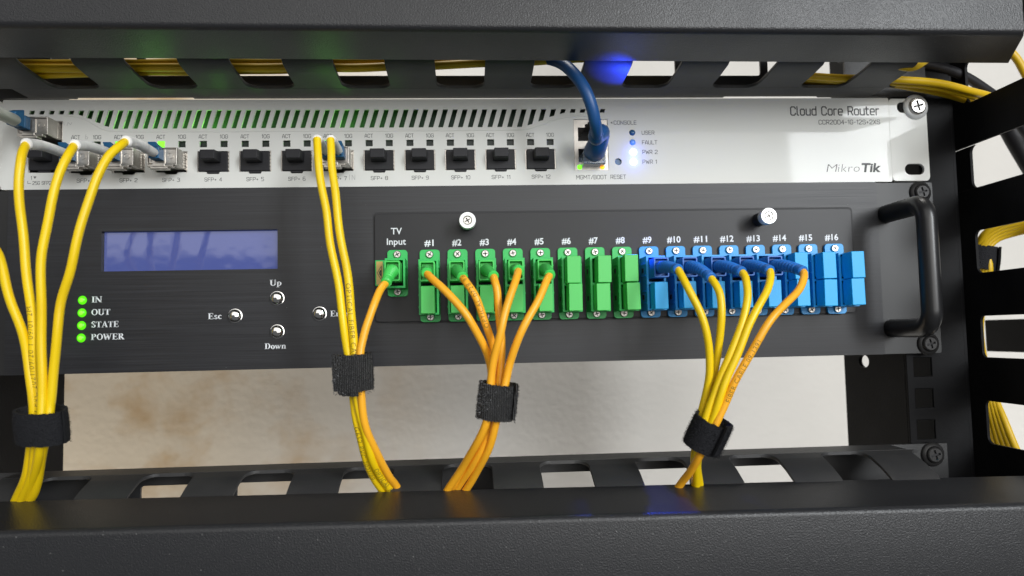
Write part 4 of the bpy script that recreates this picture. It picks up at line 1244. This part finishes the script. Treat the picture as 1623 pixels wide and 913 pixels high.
# pair on SFP+ 7
GM = 'cables tied together in the middle strap'
for k, (lab, bp, dx, pts, tx) in enumerate((
    ('left of the two yellow cables rising to the port printed SFP+ 7', (502.5, 221), -3.0, [(503, 238, -46), (505.5, 262, -48), (511, 300, -50), (517, 334, -51), (523, 380, -52), (531.6, 430, -53), (540, 480, -53), (546, 515, -53), (551, 556, -52), (556, 590, -52), (560, 628, -52), (566, 673, -51), (578, 722, -46), (594, 757, -38), (608, 782, -32), (625, 830, -26)], [('G652 PVC 2021/09', 126, 2.1, dict(turn=-0.3))]),
    ('right of the two yellow cables rising to the port printed SFP+ 7, with lettering', (524, 221.5), 3.0, [(524.8, 240, -46), (526, 262, -48), (531, 300, -50), (535, 336, -51), (542, 385, -52), (549, 430, -53), (555, 475, -54), (559, 511, -54), (562, 556, -54), (564, 590, -54), (566, 628, -54), (574, 673, -53), (588, 722, -48), (604, 755, -40), (618, 777, -34), (640, 830, -26)], [('OPTICAL FIBER CABLE', 66, 2.1, dict(turn=-0.1)), ('OPTICAL FIBER', 146, 2.1, dict(turn=0.1))]))):
    t, path = cable(lab, [bp + (-43,)] + pts, 1.72, m_yellow, GM, texts=tx)
    lc_end(t, Vector((SX(7) + dx, -11, 13.6)), at(*bp, -42), m_boot, m_lcblue, 1.95, 2.1)

# SC connectors: square housing, round ribbed boot
def sc_end(t, x, z, endp, m, ribs=True, slant=0.0):
    mb = MB()
    y0, y1 = PP - 13.0, PP - 24.5
    mb.box(x - 3.45, x + 3.45, PP - 14.4, PP - 5, z - 4.3, z + 4.3)
    mb.plate(rect(x - 3.5, x + 3.5, z - 4.6, z + 4.6, .6, 2), [rect(x - 2.85, x + 2.85, z - 3.9, z + 3.9, .4, 2)], XZ, y1, PP - 14.5)
    mb.box(x - 2.7, x + 2.7, PP - 21.0, PP - 14.55, z - 3.7, z + 3.7)
    mb.build('housing', m, t, bevel=0.2)
    a = Vector((x, PP - 20.8, z)); e = endp
    dirn = Vector((0, -1, 0))
    c = a + dirn * ((e - a).length * .5)
    ps = []
    NB = 57
    for k in range(NB):
        u = k / (NB - 1)
        ps.append(a * (1 - u) ** 2 + c * 2 * u * (1 - u) + e * u * u)
    rad = []
    for k in range(NB):
        u = k / (NB - 1)
        r = 2.95 - .75 * min(1, u / .8)
        if ribs and 8 < k < 50: r += .24 if k % 5 in (0, 1) else -.24
        if k >= 50: r = 2.4
        rad.append(r)
    mb = MB(); mb.tube(ps, rad, 20)
    tt = (ps[-1] - ps[-2]).normalized(); mb.tube([ps[-1], ps[-1] + tt * .5], [2.4, 1.9], 20)
    mb.build('boot', m, t, smooth=True)
    return ps[-1]
UZ = BZ + 6.5
RO = 1.66
GO = 'orange cables in the green ports'
EY = -52
# input
e = at(612, 448, -44)
t, path = cable('orange cable leaving the green input connector, joining the yellow pair', [(612, 448, -43), (603, 459, -48), (593, 482, -52), (582, 515, -54), (575, 540, -55), (570.5, 560, -56), (570, 590, -57), (573, 628, -56), (582, 681, -53), (598.5, 722, -47), (617, 755, -39), (630, 775, -33), (650, 830, -26)], RO, m_orange, GM)
sc_end(t, tv.x - .3, -44.6, e, m_greenplug)
ol = {1: (676, 433), 2: (733, 439.5), 3: (782, 438), 4: (821.5, 428.5), 5: (871.3, 436)}
op = {1: [(684, 441, -55), (702.6, 458, -59), (729, 486, -61), (746, 508, -61), (765, 543, -58), (774.7, 572, -55), (779, 604, -53), (780, 635, -53), (775, 668, -53), (761, 705, -50), (742, 738, -43), (718, 772, -36), (690, 815, -28)],
      2: [(739, 447, -55), (753, 469, -57), (765, 505, -56), (777, 535, -54), (784, 562, -52), (786, 604, -51), (784, 635, -50), (776, 668, -50), (764, 705, -46), (746, 735, -40), (724, 770, -33), (700, 815, -27)],
      3: [(784, 446, -55), (788.5, 465, -56), (792.5, 512, -56), (795, 545, -55), (795, 575, -54), (793, 604, -54), (788, 635, -54), (780, 668, -54), (767, 705, -51), (749, 738, -45), (726, 772, -37), (706, 815, -28)],
      4: [(819, 438, -56), (812, 460, -60), (799, 500, -64), (792, 530, -64), (784, 565, -62), (779.5, 604, -60), (777, 635, -60), (770, 668, -59), (756, 702, -54), (735, 738, -46), (711, 775, -38), (690, 815, -30)],
      5: [(866, 446, -56), (852, 478, -60), (832, 515, -62), (817, 547, -61), (807, 576, -59), (802, 604, -58), (796, 635, -58), (786, 672, -57), (773, 715, -52), (753, 752, -43), (734, 782, -36), (712, 820, -28)]}
lab = {1: 'orange cable from the green connector under #1', 2: 'orange cable from the green connector under #2, with printed numbers', 3: 'orange cable dropping straight from the green connector under #3', 4: 'orange cable crossing in front, from the green connector under #4', 5: 'orange cable from the green connector under #5, rightmost of the five'}
for n in range(1, 6):
    px, py = ol[n]
    tx = [('OPTICAL 0728 9m', 95, 1.9, dict(turn=0.0, rev=True))] if n == 2 else []
    t, path = cable(lab[n], [(px, py, EY + 1)] + op[n], RO, m_orange, GO, texts=tx)
    sc_end(t, AX(n) - .1, UZ, at(px, py, EY), m_greenplug, ribs=False)
GB = 'cables in the blue ports'
bl = {9: (1074.6, 427), 10: (1126.5, 440), 11: (1175.5, 431), 12: (1220, 429), 13: (1272.5, 430)}
bp = {9: [(1080, 436, -56), (1092, 458, -60), (1107.5, 491, -62), (1117, 520, -62), (1124, 555, -60), (1125, 590, -58), (1120, 620, -56), (1113, 650, -55), (1107, 685, -54), (1101, 715, -53), (1099, 736, -49), (1102, 768, -41), (1110, 820, -30)],
      10: [(1133, 450, -56), (1140, 466, -58), (1144, 495, -59), (1143, 525, -58), (1138, 560, -56), (1131, 595, -54), (1124, 625, -53), (1117, 655, -52), (1111, 685, -51), (1104, 715, -50), (1102, 736, -47), (1106, 768, -39), (1114, 820, -29)],
      11: [(1182, 440, -56), (1185.5, 466, -59), (1178, 500, -61), (1169, 530, -62), (1157, 565, -62), (1145, 592, -61), (1132, 624, -60), (1121, 656, -59), (1113, 685, -58), (1105, 715, -56), (1101, 736, -51), (1104, 768, -42), (1112, 820, -30)],
      12: [(1221, 438, -56), (1215, 460, -60), (1199, 493, -63), (1185, 522, -64), (1170, 560, -64), (1155, 594, -63), (1143, 624, -62), (1130, 660, -60), (1120, 688, -58), (1111, 715, -54), (1106, 740, -48), (1109, 768, -40), (1118, 820, -29)],
      13: [(1274.5, 438, -56), (1266, 459, -60), (1243, 484, -64), (1223, 507, -66), (1204, 535, -66), (1182, 572, -65), (1166, 602, -64), (1151, 636, -62), (1138, 664, -61), (1126, 690, -60), (1112, 720, -58), (1096, 744, -51), (1076, 769, -42), (1050, 815, -32)]}
lab = {9: 'yellow cable from the first blue connector, farthest left of the blue group', 10: 'yellow cable from the second blue connector, its boot drooping lowest', 11: 'yellow cable from the third blue connector, middle of that group', 12: 'yellow cable from the fourth blue connector, beside the orange one', 13: 'only orange cable among the blue connectors, from under #13'}
for n in range(9, 14):
    px, py = bl[n]
    m = m_orange if n == 13 else m_yellow
    tx = [('FIBER CABLE 09-1391', 66, 1.9, dict(turn=-0.1, rev=True))] if n == 13 else []
    t, path = cable(lab[n], [(px, py, EY - 1)] + bp[n], RO, m, GB, texts=tx)
    sc_end(t, AX(n), UZ, at(px, py, EY - 1.5), m_blueplug)

# blue network cable
t, path = cable('blue network cable curving down from the top manager to the router', [(944, 222, -25), (945.5, 208, -34), (943, 190, -40), (936, 163, -43), (925, 138, -43), (910, 117, -40), (894, 103, -34), (875, 95, -26), (850, 90, -20), (800, 84, -18)], 2.8, m_netblue, None, 'network cable', 'network_cable')
rx = 286.8
mb = MB(); mb.box(rx - 5.6, rx + 5.6, -7, 8, 8.9, 15.4); mb.build('plug', m_clear, t, bevel=0.4)
ps = spline([Vector((rx, -7, 15.2)), Vector((rx + .3, -14, 16.8)), Vector((rx + .8, -21, 20.5)), at(944.5, 218, -27), at(945.5, 208, -32)], 1.2)
rad = [5.3 - 2.0 * min(1, i / (len(ps) - 1) * 1.1) + (.22 if i % 2 and i > 2 else 0) for i in range(len(ps))]
mb = MB(); mb.tube(ps, rad, 20); mb.build('boot', m_netblue, t, smooth=True)

# cables running inside the upper manager
GI = 'yellow cables inside the cable managers'
Y1 = -22
inner = [
    ('uppermost yellow cable lying behind the top slots', [(-60, 102, Y1), (60, 101, Y1), (160, 101, Y1), (270, 100, Y1), (420, 99, Y1), (570, 99, Y1), (730, 96, Y1), (900, 88, Y1 + 2), (1100, 78, Y1 + 4)], 2.0),
    ('middle yellow cable lying behind the top slots', [(-60, 108, Y1 - 3), (60, 108, Y1 - 3), (160, 108, Y1 - 2), (270, 107, Y1 - 3), (420, 107, Y1 - 2), (570, 107, Y1 - 3), (730, 102, Y1 - 3), (900, 94, Y1 - 2), (1100, 82, Y1)], 2.0),
    ('lowest yellow cable lying behind the top slots at left', [(-60, 118, Y1 + 4), (60, 118, Y1 + 3), (160, 115, Y1 + 3), (270, 113, Y1 + 4), (420, 111, Y1 + 6), (570, 105, Y1 + 8), (730, 98, Y1 + 8), (900, 90, Y1 + 8)], 2.0),
]
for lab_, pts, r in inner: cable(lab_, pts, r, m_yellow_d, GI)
right = [
    ('upper yellow cable leaving the top manager at right', [(1270, 120, -18), (1340, 124, -18), (1420, 126, -18), (1490, 133, -14), (1550, 147, -8), (1595, 163, 2), (1650, 185, 10), (1720, 205, 14)], 1.9),
    ('middle yellow cable leaving the top manager at right', [(1270, 124, -14), (1340, 128, -14), (1420, 131, -14), (1490, 139, -10), (1545, 154, -4), (1592, 170, 6), (1650, 190, 14), (1720, 212, 18)], 1.9),
    ('lower yellow cable leaving the top manager at right', [(1260, 127, -8), (1340, 131, -8), (1420, 134, -8), (1480, 145, -4), (1530, 158, 2), (1575, 172, 10), (1640, 192, 16), (1720, 218, 20)], 1.9),
    ('short bright yellow cable peeking out below the top cover at right', [(1300, 80, -30), (1380, 90, -32), (1440, 107, -36), (1475, 92, -30), (1520, 70, -22)], 1.7),
]
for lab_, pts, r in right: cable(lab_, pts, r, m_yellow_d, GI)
t, path = cable('black cable arching over the yellow ones at the top right', [(1330, 92, 4), (1400, 95, 2), (1470, 103, 2), (1520, 117, 4), (1562, 142, 8), (1600, 175, 14), (1640, 230, 20)], 2.6, m_rubber, None, 'cable', 'power_cable')
t, path = cable('thick black cable at the right edge below the topmost side finger', [(1560, 150, 40), (1590, 190, 40), (1612, 228, 40), (1632, 262, 40), (1660, 310, 40)], 5.0, m_rubber, None, 'cable', 'power_cable')
t, path = cable('brown yellow cable at the top right picture corner', [(1590, 70, 30), (1606, 88, 30), (1618, 104, 30), (1632, 130, 30)], 2.2, m_yellow_d, None)
# bundle inside the vertical manager
GV = 'yellow cables gathered in the vertical manager'
XB = 500
def vb(label, pts):
    P = [atx(px, py, x) for px, py, x in pts]
    path = spline(P, 2.5)
    t = thing('fibre_cable', label, 'fibre cable', path[0], GV)
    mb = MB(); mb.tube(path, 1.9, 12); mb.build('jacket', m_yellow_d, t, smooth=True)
loops = ['outermost yellow cable', 'second yellow cable', 'third yellow cable', 'fourth yellow cable', 'innermost yellow cable']
for k in range(5):
    o = k * 5.2
    vb(loops[k] + ' of the bundle bending through the side slots at right', [(1640, 343 + o * .9, 520), (1610, 348 + o, 512 + k), (1582, 357 + o, 505 + k), (1560 + o * .3, 372 + o, 500 + k), (1549 + o * .8, 395 + o * .6, 499 + k), (1549 + o * .9, 430, 499 + k), (1549 + o * .5, 470, 499 + k), (1546 + o * .35, 520, 499 + k * 2), (1551 + o * .4, 570, 499 + k), (1560 + o * .8, 630, 499 + k), (1566 + o * 1.2, 665, 499 + k), (1576 + o * 1.5, 705, 500 + k), (1590 + o * 1.6, 740, 500 + k)])
# strap on that bundle
def strap(label, c, axis, rx, ry, h, m, seed, tail=0.9, fuzz=500, fuzz_len=0.8, tilt=0.0, facing=Vector((0, -1, 0)), fuzz_w=.07, fm=None, seam=1.0):
    rnd = random.Random(seed)
    ax = Vector(axis).normalized()
    front = (facing - ax * facing.dot(ax)).normalized()
    side = ax.cross(front).normalized()
    t = thing('hook_and_loop_strap', label, 'cable strap', c, 'black straps tying the cable bundles')
    N_ = 70; turns = 1.0 + tail * .22
    mb = MB(); vs = []; fs = []
    th = 1.1
    wob = [rnd.uniform(-.25, .25) for _ in range(N_ + 1)]
    p1, p2 = rnd.uniform(0, 6), rnd.uniform(0, 6)
    start = seam - turns * 2 * PI
    cols = []
    for i in range(N_ + 1):
        u = i / N_; a = start + turns * 2 * PI * u
        g = 1.35 * max(0, (u * turns - .92)) / .3 if u * turns > .92 else 0
        g = min(g, 1.35) + (1.1 * ((u - .94) / .06) ** 2 if u > .94 else 0)
        zoff = (tilt * (u - .5) * 2) + wob[i] * .5
        dr = .35 * math.sin(2 * a + p1) + .25 * math.sin(3 * a + p2)
        for lay in (0, th):
            ex = side * math.cos(a) * (rx + lay + g + dr) + front * math.sin(a) * (ry + lay + g + dr)
            for k in range(5):
                z = -h / 2 + h * k / 4
                bul = .25 * (1 - (2 * k / 4 - 1) ** 2) if lay else 0
                nrm = (side * math.cos(a) + front * math.sin(a))
                vs.append(Vector(c) + ex + nrm * (bul + (rnd.uniform(-.06, .06) if lay else 0)) + ax * (z + zoff + (rnd.uniform(-.14, .14) if k in (0, 4) else 0)))
                if lay: cols.append((vs[-1], nrm))
    def id_(i, l, k): return i * 10 + l * 5 + k
    for i in range(N_):
        for k in range(4):
            fs.append((id_(i, 1, k), id_(i + 1, 1, k), id_(i + 1, 1, k + 1), id_(i, 1, k + 1)))
            fs.append((id_(i, 0, k + 1), id_(i + 1, 0, k + 1), id_(i + 1, 0, k), id_(i, 0, k)))
        for k in (0, 4): fs.append((id_(i, 0, k), id_(i + 1, 0, k), id_(i + 1, 1, k), id_(i, 1, k)))
    for i in (0, N_):
        for k in range(4): fs.append((id_(i, 0, k), id_(i, 1, k), id_(i, 1, k + 1), id_(i, 0, k + 1)))
    mb.add(vs, fs)
    mb.build('tape', m, t, origin=c, smooth=True)
    mb = MB()
    for _ in range(fuzz):
        p, nrm = rnd.choice(cols)
        q = p + ax * rnd.uniform(-h * .12, h * .12)
        off = (q - Vector(c)).dot(ax)
        if abs(off) > h / 2 + .5: continue
        d = (nrm + Vector((rnd.uniform(-1, 1), rnd.uniform(-1, 1), rnd.uniform(-1, 1))) * .8).normalized()
        L = fuzz_len * rnd.uniform(.5, 1.4); w = fuzz_w
        s1 = d.orthogonal().normalized() * w
        s2 = d.cross(s1)
        e = q + d * L + Vector((rnd.uniform(-.2, .2), 0, rnd.uniform(-.3, .1)))
        b_ = q - nrm * .15
        mb.add([b_ + s1, b_ - s1 * .5 + s2, b_ - s1 * .5 - s2, e + s1 * .5, e - s1 * .3 + s2 * .5, e - s1 * .3 - s2 * .5], [(0, 1, 4, 3), (1, 2, 5, 4), (2, 0, 3, 5), (3, 4, 5)])
    o = mb.build('fuzz', fm or m_felt, t, origin=c); o['kind'] = 'stuff'
    return t
m_hookfuzz = mat('hook_tips_shine', (0.030, 0.030, 0.034), 0.4, spec=.6)  # lighter grey puts the shine of the tips into the colour
strap('fuzzy black strap round the four yellow cables at lower left', at(65, 674, -56), (0.02, -.22, 1), 8.6, 5.6, 13.2, m_felt, 1, fuzz=1500, fuzz_len=.55, tilt=.5, fuzz_w=.06, seam=.45)
strap('black ribbed strap tying two yellow cables and an orange one', at(562, 591, -55), (-0.03, -0.12, 1), 6.4, 5.4, 15.0, m_hook, 2, fuzz=2600, fuzz_len=.42, tilt=1.1, fuzz_w=.10, fm=m_hookfuzz, seam=2.55)
strap('black ribbed strap round the five orange cables', at(785, 635, -55), (0.12, -.05, 1), 6.0, 6.4, 14.6, m_hook, 3, fuzz=2800, fuzz_len=.5, tilt=.7, fuzz_w=.11, fm=m_hookfuzz, seam=.5)
strap('tilted furry black strap round the cables from the blue ports', at(1120, 686, -57), (0.40, -0.32, 1), 6.4, 6.4, 13.4, m_felt, 4, fuzz=3000, fuzz_len=.75, tilt=1.0, fuzz_w=.05, seam=1.15)
p = atx(1552, 410, 502)
strap('black strap round the yellow bundle in the vertical manager at right', p, (0.15, 0, 1), 7.5, 6.0, 13, m_felt, 5, fuzz=200, fuzz_len=.5)
